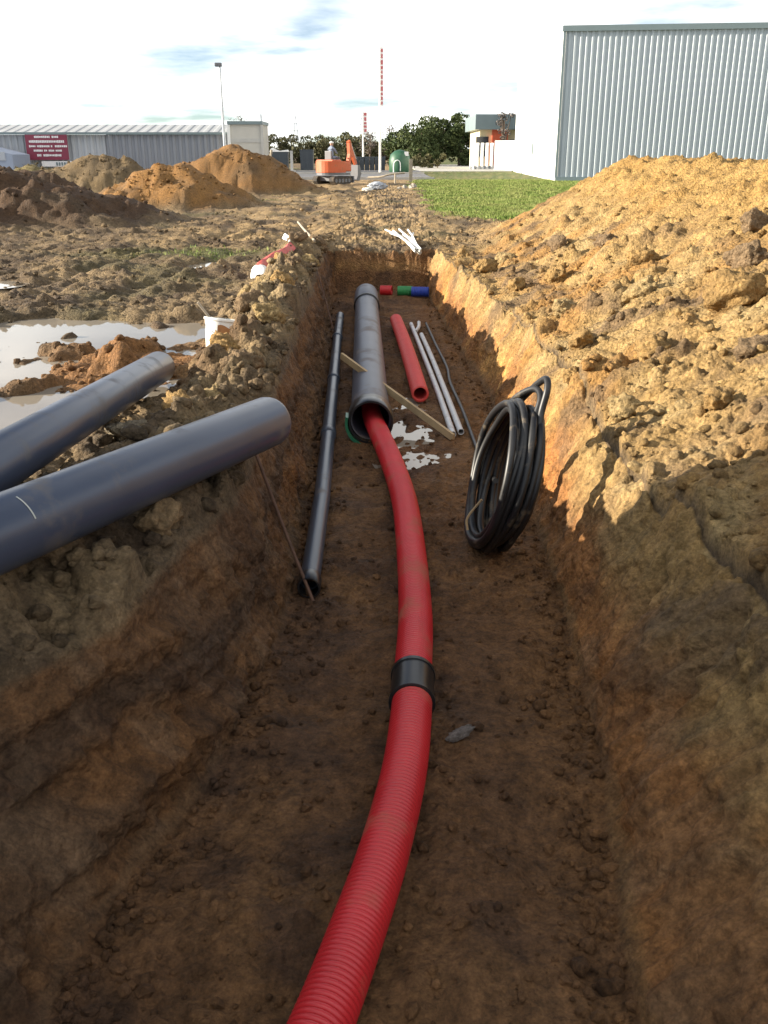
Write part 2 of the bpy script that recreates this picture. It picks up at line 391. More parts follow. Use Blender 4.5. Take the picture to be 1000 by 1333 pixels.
def plain_mat(name, rgb, rough=.5, var=.12, scale=6.0, metal=0.0, spec=.5, bump=0.0, dirt=None, dirt_amt=.3, dirt_scale=3.0):
    """a colour with mottling, and stains of dirt where asked for"""
    m, nt, b = new_mat(name)
    N, L = nt.nodes, nt.links
    tcn = N.new('ShaderNodeTexCoord')
    nz = N.new('ShaderNodeTexNoise'); nz.inputs['Scale'].default_value = scale; nz.inputs['Detail'].default_value = 6
    L.new(tcn.outputs['Object'], nz.inputs['Vector'])
    mr = N.new('ShaderNodeMapRange'); mr.inputs[1].default_value = .25; mr.inputs[2].default_value = .75; mr.inputs[3].default_value = 1 - var; mr.inputs[4].default_value = 1 + var
    L.new(nz.outputs['Fac'], mr.inputs[0])
    mx = N.new('ShaderNodeMix'); mx.data_type = 'RGBA'; mx.blend_type = 'MULTIPLY'; mx.inputs[0].default_value = 1
    mx.inputs[6].default_value = (*rgb, 1); L.new(mr.outputs[0], mx.inputs[7])
    last = mx.outputs[2]
    if dirt:
        nd = N.new('ShaderNodeTexNoise'); nd.inputs['Scale'].default_value = dirt_scale; nd.inputs['Detail'].default_value = 8; nd.inputs['Roughness'].default_value = .65
        L.new(tcn.outputs['Object'], nd.inputs['Vector'])
        rd = N.new('ShaderNodeValToRGB'); rd.color_ramp.elements[0].position = .62 - dirt_amt * .35; rd.color_ramp.elements[1].position = .72 - dirt_amt * .1
        L.new(nd.outputs['Fac'], rd.inputs[0])
        dm = N.new('ShaderNodeMath'); dm.operation = 'MULTIPLY'; dm.inputs[1].default_value = min(1, .35 + dirt_amt)
        L.new(rd.outputs[0], dm.inputs[0])
        md = N.new('ShaderNodeMix'); md.data_type = 'RGBA'
        L.new(dm.outputs[0], md.inputs[0]); L.new(last, md.inputs[6]); md.inputs[7].default_value = (*dirt, 1)
        last = md.outputs[2]
        mrr = N.new('ShaderNodeMapRange'); mrr.inputs[3].default_value = rough; mrr.inputs[4].default_value = .9
        L.new(dm.outputs[0], mrr.inputs[0]); L.new(mrr.outputs[0], b.inputs['Roughness'])
    else:
        b.inputs['Roughness'].default_value = rough
    L.new(last, b.inputs['Base Color'])
    b.inputs['Metallic'].default_value = metal
    b.inputs['Specular IOR Level'].default_value = spec
    if bump:
        bp = N.new('ShaderNodeBump'); bp.inputs['Strength'].default_value = bump; bp.inputs['Distance'].default_value = .01
        L.new(nz.outputs['Fac'], bp.inputs['Height']); L.new(bp.outputs[0], b.inputs['Normal'])
    return m

MUD = (.20, .14, .08)
M = dict(
    soil=soil_mat('soil'),
    duct=plain_mat('red_polythene', (.50, .020, .026), .38, .10, 5, dirt=(.30, .13, .07), dirt_amt=.26, dirt_scale=3.5),
    duct_far=plain_mat('red_polythene_dusty', (.56, .06, .05), .5, .10, 5, dirt=(.34, .15, .09), dirt_amt=.15, dirt_scale=5),
    black=plain_mat('black_plastic', (.012, .012, .013), .32, .2, 8, dirt=MUD, dirt_amt=.06, dirt_scale=6),
    hose=plain_mat('black_polythene_hose', (.010, .010, .011), .46, .2, 12, dirt=(.24, .18, .11), dirt_amt=.14, dirt_scale=9),
    pvc=plain_mat('blue_grey_pvc', (.048, .061, .095), .32, .12, 3, dirt=(.17, .145, .115), dirt_amt=.22, dirt_scale=4),
    pvc_dark=plain_mat('dark_grey_pvc', (.045, .055, .075), .34, .12, 4, dirt=MUD, dirt_amt=.12, dirt_scale=4),
    pvc_dusty=plain_mat('dusty_grey_pvc', (.078, .082, .106), .42, .12, 4, dirt=(.23, .17, .12), dirt_amt=.22, dirt_scale=3),
    mark=plain_mat('pale_print', (.42, .44, .40), .6, .2),
    green=plain_mat('green_plastic', (.016, .125, .062), .4, .15, 8, dirt=MUD, dirt_amt=.15),
    greenduct=plain_mat('green_duct', (.03, .23, .07), .45, .1, 8, dirt=MUD, dirt_amt=.12),
    blueduct=plain_mat('blue_duct', (.025, .06, .36), .45, .1, 8, dirt=MUD, dirt_amt=.12),
    conduit=plain_mat('pale_grey_conduit', (.52, .52, .52), .45, .1, 5, dirt=MUD, dirt_amt=.18, dirt_scale=5),
    wood=plain_mat('sawn_timber', (.42, .30, .16), .75, .2, 9, dirt=(.2, .14, .08), dirt_amt=.2, bump=.2),
    oldwood=plain_mat('weathered_wood', (.34, .29, .22), .85, .25, 9, bump=.3),
    rust=plain_mat('rusty_steel', (.10, .050, .030), .8, .3, 20, bump=.3),
    white=plain_mat('white_plastic', (.78, .77, .72), .5, .06, 8, dirt=(.5, .33, .18), dirt_amt=.16, dirt_scale=6),
    cloth_red=plain_mat('faded_red_plastic', (.50, .085, .065), .6, .18, 9, dirt=(.33, .2, .12), dirt_amt=.2),
    cladding=plain_mat('grey_cladding', (.40, .45, .48), .42, .05, .4),
    cladding_far=plain_mat('pale_grey_cladding', (.40, .42, .45), .5, .06, .5),
    cladding_dark=plain_mat('shaded_grey_cladding', (.22, .235, .27), .5, .06, .5),
    roof=plain_mat('fibre_cement_roof', (.36, .37, .38), .7, .1, .6),
    trim=plain_mat('grey_green_trim', (.17, .22, .23), .5, .08, 1),
    render=plain_mat('white_render', (.80, .79, .76), .8, .04, .5),
    concrete=plain_mat('pale_concrete', (.45, .44, .41), .85, .12, 1.2, bump=.2),
    beige=plain_mat('beige_panel', (.50, .48, .43), .8, .06, 1),
    cream=plain_mat('cream_render', (.70, .62, .40), .8, .05, 1),
    redpanel=plain_mat('red_orange_panel', (.55, .10, .04), .5, .1, 2),
    darkglass=plain_mat('dark_glass', (.03, .035, .045), .12, .1, 2),
    maroon=plain_mat('maroon_board', (.22, .030, .060), .5, .08, 2),
    letter=plain_mat('white_lettering', (.78, .76, .76), .6, .03, 4),
    redletter=plain_mat('red_lettering', (.48, .12, .13), .6, .05, 4),
    steel=plain_mat('galvanised_steel', (.40, .42, .44), .4, .1, 4, metal=.6),
    asphalt=plain_mat('asphalt', (.11, .11, .12), .9, .15, 2, bump=.3),
    kerb=plain_mat('kerb_concrete', (.42, .40, .36), .9, .12, 3),
    orange=plain_mat('orange_paint', (.55, .11, .035), .5, .12, 3, dirt=MUD, dirt_amt=.3, dirt_scale=3),
    greypaint=plain_mat('grey_machine_paint', (.14, .14, .15), .5, .1, 3),
    rubber=plain_mat('muddy_rubber', (.045, .038, .032), .8, .3, 4, dirt=MUD, dirt_amt=.4),
    bin_dark=plain_mat('dark_grey_bin', (.045, .055, .065), .5, .1, 3),
    bin_green=plain_mat('green_bin', (.022, .085, .045), .5, .12, 3),
    bag=plain_mat('grey_white_bag', (.36, .38, .42), .7, .2, 5, dirt=(.3, .24, .17), dirt_amt=.3),
    yellow=plain_mat('yellow_paint', (.65, .48, .06), .5, .1, 4),
    skin=plain_mat('skin', (.45, .27, .19), .6, .05, 8),
    shirt=plain_mat('grey_blue_work_jacket', (.22, .25, .32), .9, .12, 9),
    trousers=plain_mat('dark_work_trousers', (.04, .045, .06), .9, .12, 9),
    bark=plain_mat('bark', (.10, .075, .055), .9, .25, 6, bump=.4),
    container=plain_mat('shade_container_paint', (.16, .19, .22), .5, .1, 1.5),
    rock=plain_mat('grey_stone', (.27, .23, .20), .8, .2, 14, bump=.3),
)

def leaf_mat(name, rgb, rgb2):
    m, nt, b = new_mat(name)
    N, L = nt.nodes, nt.links
    g = N.new('ShaderNodeNewGeometry')
    nz = N.new('ShaderNodeTexNoise'); nz.inputs['Scale'].default_value = .9; nz.inputs['Detail'].default_value = 3
    L.new(g.outputs['Position'], nz.inputs['Vector'])
    r = N.new('ShaderNodeValToRGB'); r.color_ramp.elements[0].position = .35; r.color_ramp.elements[1].position = .65
    r.color_ramp.elements[0].color = (*rgb, 1); r.color_ramp.elements[1].color = (*rgb2, 1)
    L.new(nz.outputs['Fac'], r.inputs[0]); L.new(r.outputs[0], b.inputs['Base Color'])
    b.inputs['Roughness'].default_value = .7
    b.inputs['Specular IOR Level'].default_value = .2
    return m
M['leaf_dark'] = leaf_mat('dark_foliage', (.042, .062, .022), (.090, .112, .038))
M['leaf_olive'] = leaf_mat('olive_foliage', (.070, .072, .034), (.125, .115, .055))
M['leaf_bare'] = leaf_mat('bare_twigs', (.12, .10, .09), (.20, .17, .15))
M['grass'] = leaf_mat('grass_blades', (.135, .200, .038), (.250, .265, .085))
M['grass'].node_tree.nodes['Principled BSDF'].inputs['Transmission Weight'].default_value = 0.0

m, nt, b = new_mat('muddy_water')
b.inputs['Base Color'].default_value = (.26, .225, .18, 1)
b.inputs['Roughness'].default_value = .04
b.inputs['IOR'].default_value = 1.33
b.inputs['Specular IOR Level'].default_value = .5
nz = nt.nodes.new('ShaderNodeTexNoise'); nz.inputs['Scale'].default_value = 9; nz.inputs['Detail'].default_value = 2
gp = nt.nodes.new('ShaderNodeNewGeometry'); nt.links.new(gp.outputs['Position'], nz.inputs['Vector'])
bp = nt.nodes.new('ShaderNodeBump'); bp.inputs['Strength'].default_value = .02; bp.inputs['Distance'].default_value = .01
nt.links.new(nz.outputs['Fac'], bp.inputs['Height']); nt.links.new(bp.outputs[0], b.inputs['Normal'])
M['water'] = m

# ------------------------------------------------------------------ object helpers
def tag(o, label=None, cat=None, group=None, kind=None):
    if label: o['label'] = label
    if cat: o['category'] = cat
    if group: o['group'] = group
    if kind: o['kind'] = kind
    return o

def empty(name, loc=(0, 0, 0), rz=0.0):
    o = bpy.data.objects.new(name, None); col.objects.link(o)
    o.location = loc; o.rotation_euler = (0, 0, rz); o.empty_display_size = .2
    return o

def np_mesh(name, verts, faces, smooth=True, colours=None):
    """mesh from numpy arrays; faces is (n,3) or (n,4)"""
    me = bpy.data.meshes.new(name)
    nv, nf, k = len(verts), len(faces), faces.shape[1]
    me.vertices.add(nv); me.vertices.foreach_set('co', np.ascontiguousarray(verts, np.float32).ravel())
    me.loops.add(nf * k); me.loops.foreach_set('vertex_index', np.ascontiguousarray(faces, np.int32).ravel())
    me.polygons.add(nf)
    me.polygons.foreach_set('loop_start', np.arange(0, nf * k, k, dtype=np.int32))
    me.polygons.foreach_set('loop_total', np.full(nf, k, np.int32))
    me.polygons.foreach_set('use_smooth', np.full(nf, smooth, bool))
    me.update(calc_edges=True)
    if colours is not None:
        at = me.color_attributes.new('soil', 'FLOAT_COLOR', 'POINT')
        c4 = np.ones((nv, 4), np.float32); c4[:, :3] = colours
        at.data.foreach_set('color', c4.ravel())
    return me

def link(name, me, mat, parent=None, loc=None):
    o = bpy.data.objects.new(name, me); col.objects.link(o)
    if mat is not None: me.materials.append(mat)
    if parent is not None: o.parent = parent
    if loc is not None: o.location = loc
    return o

class MB:
    """collects shapes for ONE mesh object"""
    def __init__(s): s.v = []; s.f = []
    def add(s, vs, fs):
        n = len(s.v); s.v += [tuple(v) for v in vs]; s.f += [tuple(i + n for i in f) for f in fs]
        return s
    def box(s, c, d, rot=None, bev=0.0):
        bm = bmesh.new(); bmesh.ops.create_cube(bm, size=1)
        bmesh.ops.scale(bm, vec=d, verts=bm.verts)
        if bev: bmesh.ops.bevel(bm, geom=bm.edges[:], offset=bev, segments=2, profile=.6, affect='EDGES')
        if rot is not None: bmesh.ops.rotate(bm, matrix=rot, verts=bm.verts)
        bm.verts.index_update()
        s.add([v.co + Vector(c) for v in bm.verts], [[v.index for v in f.verts] for f in bm.faces]); bm.free()
        return s
    def prism(s, pts, y0, y1, plane='xz'):
        n = len(pts)
        mk = {'xz': lambda p, t: (p[0], t, p[1]), 'xy': lambda p, t: (p[0], p[1], t), 'yz': lambda p, t: (t, p[0], p[1])}[plane]
        vs = [mk(p, y0) for p in pts] + [mk(p, y1) for p in pts]
        fs = [tuple(range(n))[::-1], tuple(range(n, 2 * n))] + [(i, (i + 1) % n, n + (i + 1) % n, n + i) for i in range(n)]
        return s.add(vs, fs)
    def tube(s, path, r, seg=12, caps=True, inner=None):
        """round tube along a path; r is one radius or one for each point; inner gives a bore"""
        path = [Vector(p) for p in path]; n = len(path)
        rs = [r] * n if not hasattr(r, '__len__') else list(r)
        T = []
        for i in range(n):
            t = (path[min(i + 1, n - 1)] - path[max(i - 1, 0)])
            T.append(t.normalized() if t.length > 1e-9 else Vector((0, 0, 1)))
        u = T[0].orthogonal().normalized(); frames = []
        for i in range(n):
            if i: u = (T[i - 1].rotation_difference(T[i])) @ u
            u = (u - T[i] * u.dot(T[i])).normalized()
            frames.append((u.copy(), T[i].cross(u)))
        def rings(rr):
            return [path[i] + (frames[i][0] * math.cos(2 * math.pi * k / seg) + frames[i][1] * math.sin(2 * math.pi * k / seg)) * rr[i]
                    for i in range(n) for k in range(seg)]
        vs = rings(rs); fs = []
        for i in range(n - 1):
            for k in range(seg):
                a = i * seg + k; b_ = i * seg + (k + 1) % seg
                fs.append((a, b_, b_ + seg, a + seg))
        if inner is not None:
            off = len(vs); ri = [max(q - inner, .001) for q in rs]; vs += rings(ri)
            for i in range(n - 1):
                for k in range(seg):
                    a = off + i * seg + k; b_ = off + i * seg + (k + 1) % seg
                    fs.append((a + seg, b_ + seg, b_, a))
            for e in (0, n - 1):
                for k in range(seg):
                    a = e * seg + k; b_ = e * seg + (k + 1) % seg
                    q = (a, b_, off + b_, off + a)
                    fs.append(q[::-1] if e == 0 else q)
        elif caps:
            fs.append(tuple(range(seg))[::-1]); fs.append(tuple((n - 1) * seg + k for k in range(seg)))
        return s.add(vs, fs)
    def build(s, name, mat, parent=None, smooth=False, loc=None, angle=None):
        me = bpy.data.meshes.new(name); me.from_pydata(s.v, [], s.f); me.update()
        if smooth:
            me.polygons.foreach_set('use_smooth', [True] * len(me.polygons))
            me.set_sharp_from_angle(angle=R(angle if angle else 40))
        return link(name, me, mat, parent, loc)

def spline(pts, step):
    """Catmull-Rom through pts, resampled at even steps"""
    P = [Vector(p) for p in pts]; P = [P[0] * 2 - P[1]] + P + [P[-1] * 2 - P[-2]]
    out = []
    for i in range(1, len(P) - 2):
        for k in range(40):
            t = k / 40; a, b_, c, d = P[i - 1], P[i], P[i + 1], P[i + 2]
            out.append(.5 * ((2 * b_) + (c - a) * t + (2 * a - 5 * b_ + 4 * c - d) * t * t + (3 * b_ - a - 3 * c + d) * t ** 3))
    out.append(P[-2])
    res = [out[0]]; acc = 0.0
    for i in range(1, len(out)):
        seg = (out[i] - out[i - 1]).length; pos = 0.0
        while acc + seg - pos >= step:
            pos += step - acc; acc = 0.0
            res.append(out[i - 1].lerp(out[i], pos / seg))
        acc += seg - pos
    return res

def copy_tree(o, parent=None):
    c = o.copy(); col.objects.link(c)
    if parent is not None: c.parent = parent
    for ch in list(o.children): copy_tree(ch, c)
    return c

def gz(x, y):
    z, _ = terrain(np.array([x], float), np.array([y], float)); return float(z[0])
def gz0(x, y):
    z, _ = terrain(np.array([x], float), np.array([y], float), detail=False); return float(z[0])

# ------------------------------------------------------------------ ground, trench and heaps: one sampled surface, cut into its things
rows = list(np.linspace(-14, -1, 14)) + list(np.linspace(-.8, 1.1, 26))
yy = 1.1
while yy < 22.5:
    yy += max(.009, .0036 * yy); rows.append(yy)
rows += list(np.linspace(15.88, 16.14, 14))
while yy < 62:
    yy += .0085 * yy; rows.append(yy)
while yy < 2600:
    yy += .06 * yy; rows.append(yy)
rows = np.unique(np.round(np.array(rows), 4))
NR = len(rows)
NLB, NW, NF, NRB = 215, 46, 130, 245
eL, fLw, fRw, eR = None, None, None, None
fl, tl, fr, tr = edges(rows)
sc_ = np.clip(rows, 2.6, None)
tb = np.arange(1, NLB + 1)
offL = np.where(tb <= 170, tb * .0030, 170 * .0030 + .0030 * 5.2 * (np.exp((tb - 170) * .195) - 1))[None, :] * sc_[:, None]
offL = np.minimum(offL, 3000 + tb[None, :])
tb = np.arange(1, NRB + 1)
offR = np.where(tb <= 200, tb * .0029, 200 * .0029 + .0029 * 5.2 * (np.exp((tb - 200) * .195) - 1))[None, :] * sc_[:, None]
offR = np.minimum(offR, 3000 + tb[None, :])
XL = (tl[:, None] - offL)[:, ::-1]
XW1 = tl[:, None] + (fl - tl)[:, None] * np.linspace(0, 1, NW)[None, :]
XF = fl[:, None] + (fr - fl)[:, None] * np.linspace(0, 1, NF + 2)[None, 1:-1]
XW2 = fr[:, None] + (tr - fr)[:, None] * np.linspace(0, 1, NW)[None, :]
XR = tr[:, None] + offR
GX = np.concatenate([XL, XW1, XF, XW2, XR], 1); NC = GX.shape[1]
GY = np.repeat(rows[:, None], NC, 1)
# stagger the rows a little so that no grid shows
GX = GX + 0
xs, ys = GX.ravel(), GY.ravel()
zs, Z = terrain(xs, ys)
# trench walls: push in and out with lumps, ledges and scrape marks
wm = Z['wall'] * Z['D'] / .65 * sst(.02, .35, Z['w'])
hx = .055 * n3(xs * 0, ys / .42, zs / .30, 201) + .030 * n3(xs * 0, ys / .15, zs / .12, 202) + .022 * n3(xs * 0, ys / .06, zs / .05, 203) + .012 * n3(xs * 0, ys / .028, zs / .026, 208)
ls = zs + .12 * ys + .06 * n2(ys / .7, ys * 0, 204) + .02 * n2(ys / .16, zs / .2, 206)
ledge = (.075 * n2(ls / .17, ys / 2.5, 205) + .03 * n2(ls / .06, ys / 1.2, 207)) * sst(4.4, 3.2, ys) * Z['wleft']
groove = -.085 * (np.exp(-((ys - 3.6 - .5 * zs) / .045) ** 2) * .6 + np.exp(-((ys - 2.95 - .35 * zs) / .05) ** 2) + np.exp(-((ys - 2.15 - .3 * zs) / .06) ** 2)) * (1 - Z['wleft']) * sst(-.62, -.3, zs)
tooth = .014 * np.abs(np.sin((ys * 1.0 + .55 * zs + .03 * n2(ys / .5, zs / .5, 210)) * math.pi / .10)) * sst(-.1, .25, n2(ys / .9, zs / .6 + 3, 211))
nx = np.where(Z['wleft'], 1.0, -1.0)
dx_ = wm * nx * (hx * 1.0 + ledge + groove - tooth)
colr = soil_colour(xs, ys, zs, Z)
V = np.stack([xs + dx_, ys, zs], 1)
idx = np.arange(NR * NC).reshape(NR, NC)
F = np.stack([idx[:-1, :-1], idx[:-1, 1:], idx[1:, 1:], idx[1:, :-1]], -1).reshape(-1, 4)
# which thing each face belongs to
lab = np.zeros(NR * NC, int)
lab[(Z['hr'] > .16) & (Z['bank'] > .1)] = 1
for k in range(len(HEAPS)):
    lab[(Z['which'] == k) & (Z['heapw'] > .25)] = 2 + k
FL_ = lab[F[:, 0]]
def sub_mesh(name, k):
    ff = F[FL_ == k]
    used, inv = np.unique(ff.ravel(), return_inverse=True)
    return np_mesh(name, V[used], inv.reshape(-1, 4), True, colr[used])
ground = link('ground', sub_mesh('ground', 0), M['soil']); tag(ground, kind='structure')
heap_labels = {
    1: ('long bank of lumpy ochre sand dug out along the right side of the trench', 'spoil heap'),
    2: ('dark brown spoil heap in its own shade, beside the rutted mud', 'spoil heap'),
    3: ('dull tan spoil heap with weeds in front of the maroon sign', 'spoil heap'),
    4: ('small orange sandy spoil heap in front of the tall one by the lamp post', 'spoil heap'),
    5: ('tallest orange-brown spoil heap below the lamp post and the beige block', 'spoil heap'),
    6: ('low yellowish grassy spoil heap below the left end of the warehouse', 'spoil heap')}
for k, (lb, ct) in heap_labels.items():
    o = link('spoil_heap', sub_mesh('spoil_heap', k), M['soil']); tag(o, lb, ct, 'spoil heaps around the site')
del V, F, xs, ys, zs, Z, colr

# ------------------------------------------------------------------ clods
def clod_base(sub, seed, sq=.75):
    bm = bmesh.new(); bmesh.ops.create_icosphere(bm, subdivisions=sub, radius=1)
    v = np.array([q.co[:] for q in bm.verts]); bm.verts.index_update()
    f = np.array([[q.index for q in t.verts] for t in bm.faces]); bm.free()
    r = np.random.default_rng(seed)
    for _ in range(5):                       # broken faces
        d = r.normal(size=3); d /= np.linalg.norm(d); h = r.uniform(.45, .85)
        over = np.maximum(v @ d - h, 0); v = v - over[:, None] * d * .7
    s = 1 + .26 * n3(v[:, 0] * 1.6, v[:, 1] * 1.6, v[:, 2] * 1.6, seed) + .24 * n3(v[:, 0] * 4, v[:, 1] * 4, v[:, 2] * 4, seed + 5)
    v = v * s[:, None] * np.array([1, r.uniform(.65, .95), sq * r.uniform(.8, 1.1)])
    return v, f

def scatter(name, pts, sizes, sub, label=None, cat=None, sink=.40, tint=.0, nb=10):
    bases = [clod_base(sub, 300 + i) for i in range(nb)]
    pts = np.asarray(pts); n = len(pts)
    z, Zz = terrain(pts[:, 0], pts[:, 1])
    cc = soil_colour(pts[:, 0], pts[:, 1], z, Zz) * (1 + rng.uniform(-.38, .12, n))[:, None]
    VV, FF, CC = [], [], []; off = 0
    for b_ in range(nb):
        v, f = bases[b_]; ids = np.arange(n)[np.arange(n) % nb == b_]
        if len(ids) == 0: continue
        a = rng.uniform(0, 6.28, len(ids)); tl_ = rng.uniform(-.6, .6, len(ids))
        ca, sa, ct, st = np.cos(a), np.sin(a), np.cos(tl_), np.sin(tl_)
        x = v[None, :, 0] * ct[:, None] - v[None, :, 2] * st[:, None]; zz = v[None, :, 0] * st[:, None] + v[None, :, 2] * ct[:, None]; y = np.repeat(v[None, :, 1], len(ids), 0)
        X = x * ca[:, None] - y * sa[:, None]; Y = x * sa[:, None] + y * ca[:, None]
        s = sizes[ids][:, None]
        P = np.stack([X * s + pts[ids, 0][:, None], Y * s + pts[ids, 1][:, None], zz * s + (z[ids] + sizes[ids] * (.75 * .6 - np.where(Zz['floor'][ids] > .3, .12, sink)))[:, None]], -1)
        VV.append(P.reshape(-1, 3)); FF.append((f[None] + (np.arange(len(ids)) * len(v))[:, None, None]).reshape(-1, 3) + off)
        CC.append(np.repeat(cc[ids], len(v), 0)); off += len(ids) * len(v)
    me = np_mesh(name, np.concatenate(VV), np.concatenate(FF), sub > 1, np.clip(np.concatenate(CC), .015, .6))
    o = link(name, me, M['soil'])
    return tag(o, label, cat, kind='stuff')

def rand_in(n, f):
    return np.array([f() for _ in range(n)])
U = random.uniform
def near_y(a, b): return a * (b / a) ** U(0, 1)
def p_bank():
    y = near_y(1.3, 19); _, _, _, t_ = edges(np.array([y])); return (float(t_[0]) + abs(random.gauss(0, 1.25)), y)
def p_berm():
    y = near_y(3.9, 18); _, t_, _, _ = edges(np.array([y])); return (float(t_[0]) - abs(random.gauss(.25, .3)), y)
def p_left():
    y = near_y(5, 30); return (-1.1 - U(0, .46) * y - .2, y)
def p_floor():
    y = near_y(1.3, 13); a, _, b_, _ = edges(np.array([y])); a, b_ = float(a[0]), float(b_[0])
    return (U(a + .02, b_ - .02), y)
def p_track():
    y = near_y(16.3, 45); return (U(-4.5, 2.6 + .02 * y), y)
def p_heap():
    h = random.choice(HEAPS); return (h[0] + random.gauss(0, .45) * h[3], h[1] - abs(random.gauss(0, .4)) * h[4])
def p_toe():
    y = near_y(1.2, 15); a, _, b_, _ = edges(np.array([y])); a, b_ = float(a[0]), float(b_[0])
    return ((a + abs(random.gauss(0, .09))) if random.random() < .5 else (b_ - abs(random.gauss(0, .09))), y)
def p_sh():
    y = U(1.6, 4.6); _, t_, _, _ = edges(np.array([y])); return (float(t_[0]) - abs(random.gauss(.2, .5)), y)
def sz(n, lo, hi, p=3.0): return lo + (hi - lo) * rng.uniform(0, 1, n) ** p

groups = [(p_bank, 5200, .008, .055, 4.5), (p_berm, 1500, .010, .075, 3.2), (p_left, 3000, .012, .05, 3.5), (p_floor, 3000, .003, .030, 5.0),
          (p_track, 1500, .02, .075, 3), (p_heap, 1500, .02, .08, 4), (p_toe, 2200, .004, .034, 3.0), (p_sh, 500, .008, .06, 3)]
allp = np.concatenate([rand_in(n, f) for f, n, *_ in groups])
alls = np.concatenate([sz(n, lo, hi, p) for f, n, lo, hi, p in groups])
small = alls < .032
scatter('loose_soil', allp[small], alls[small], 1, 'crumbs of loose soil strewn over the trench floor, banks and mud', 'loose soil')
scatter('loose_clods', allp[~small], alls[~small], 2, 'fist-sized soil clods strewn over the banks, heaps and churned mud', 'clods')

# single large clods that can be told apart
big_meshes = []
for i in range(8):
    v, f = clod_base(4, 500 + i, .8)
    v = v * (1 + .10 * n3(v[:, 0] * 3, v[:, 1] * 3, v[:, 2] * 3, 40 + i) + .11 * n3(v[:, 0] * 6, v[:, 1] * 6, v[:, 2] * 6, 60 + i) + .06 * n3(v[:, 0] * 17, v[:, 1] * 17, v[:, 2] * 17, 70 + i))[:, None]
    big_meshes.append((v, f))
def big_clod(x, y, s, k, rgb, label, group, lift=.28):
    v, f = big_meshes[k % 8]
    q = v * s
    cc = np.clip(np.array(rgb)[None, :] * (1 + .25 * n3(v[:, 0] * 2, v[:, 1] * 2, v[:, 2] * 2, 90 + k))[:, None], .015, .6)
    me = np_mesh('soil_clod', q, f, True, cc)
    o = link('soil_clod', me, M['soil'], None, (x, y, gz(x, y) + s * lift))
    o.rotation_euler = (U(-.3, .3), U(-.3, .3), U(0, 6.28))
    return tag(o, label, 'clod', group)
OCH, PALE, BRN, GRY = (.33, .205, .078), (.34, .24, .11), (.20, .135, .075), (.25, .205, .14)
for i, (x, y, s) in enumerate([(2.35, 6.3, .20), (2.15, 7.8, .16), (1.75, 6.0, .15), (2.75, 7.2, .17), (2.5, 9.2, .16), (1.65, 8.5, .13), (1.5, 7.0, .12), (3.2, 8.3, .15),
                               (1.9, 10.4, .15), (1.4, 5.2, .12), (1.75, 4.7, .11), (2.1, 5.2, .12), (1.35, 12.5, .16), (1.75, 13.6, .17), (1.25, 14.8, .15), (2.2, 12.0, .15),
                               (1.5, 10.6, .13), (2.9, 6.0, .12), (1.3, 6.3, .09), (2.5, 10.8, .13)]):
    big_clod(x, y, s, i, [OCH, PALE, OCH, BRN][i % 4], ['large ochre clod lying on the lumpy sand bank right of the trench', 'large pale sandy clod lying on the lumpy sand bank right of the trench', 'large ochre clod lying on the lumpy sand bank right of the trench', 'large dark brown clod lying on the lumpy sand bank right of the trench'][i % 4], 'large clods on the right bank')
for i, (x, y, s) in enumerate([(-1.05, 5.6, .12), (-.98, 6.3, .14), (-1.2, 6.9, .12), (-1.02, 8.0, .15), (-1.25, 8.8, .16), (-1.05, 9.6, .17), (-1.3, 10.4, .17), (-1.12, 11.6, .15),
                               (-1.35, 12.6, .18), (-1.1, 13.6, .17), (-1.35, 14.8, .18), (-1.15, 5.0, .10), (-1.4, 9.6, .13), (-1.1, 15.6, .19)]):
    big_clod(x, y, s, i + 3, [PALE, BRN, OCH][i % 3], ['large pale clod', 'large brown clod', 'large ochre clod'][i % 3] + ' in the ridge of spoil along the left edge of the trench', 'large clods on the left ridge')
for i, (x, y, s) in enumerate([(-1.25, 3.15, .16), (-.95, 3.5, .13), (-1.65, 2.75, .15), (-.88, 4.1, .10)]):
    big_clod(x, y, s, i + 5, [BRN, (.25, .17, .09)][i % 2], 'brown clay lump on the broken shoulder under the blue-grey pipes', 'clay lumps under the pipes', .05)
o = big_clod(.30, 3.05, .045, 2, (.20, .17, .15), 'flat grey stone lying beside the black coupling of the red duct', None, .4); o.name = 'stone'; o['category'] = 'stone'; o.scale = (1.3, .8, .6)
o = big_clod(-1.42, 4.95, .15, 6, GRY, 'pale grey slab of clay between the two blue-grey pipes', None, .35); o.scale = (1.3, .9, .8)

# ------------------------------------------------------------------ water
def puddle(x0, x1, y0, y1, z, n=24):
    b_ = MB()
    vs = []; fs = []
    for i in range(n): vs.append(((x0 + x1) / 2 + (x1 - x0) / 2 * math.cos(6.2832 * i / n), (y0 + y1) / 2 + (y1 - y0) / 2 * math.sin(6.2832 * i / n), z))
    b_.add(vs, [tuple(range(n))])
    return tag(b_.build('puddle', M['water']), kind='structure')
puddle(-5.2, -1.15, 4.6, 10.4, -.062)
puddle(-3.1, -2.2, 13.3, 14.5, -.035)
puddle(-5.6, -4.5, 11.4, 12.4, -.035)
puddle(-.15, .55, 6.0, 8.6, FLOOR - .016)

# ------------------------------------------------------------------ pipes and ducts
def corrugated(path, rad, pitch, depth, seg=26, inner=None):
    step = pitch / 5.0
    pts = spline(path, step); prof = [0, .75, 1, 1, .75]
    rs = [rad - depth + depth * prof[i % 5] for i in range(len(pts))]
    b_ = MB(); b_.tube(pts, rs, seg, caps=inner is None, inner=inner)
    return b_

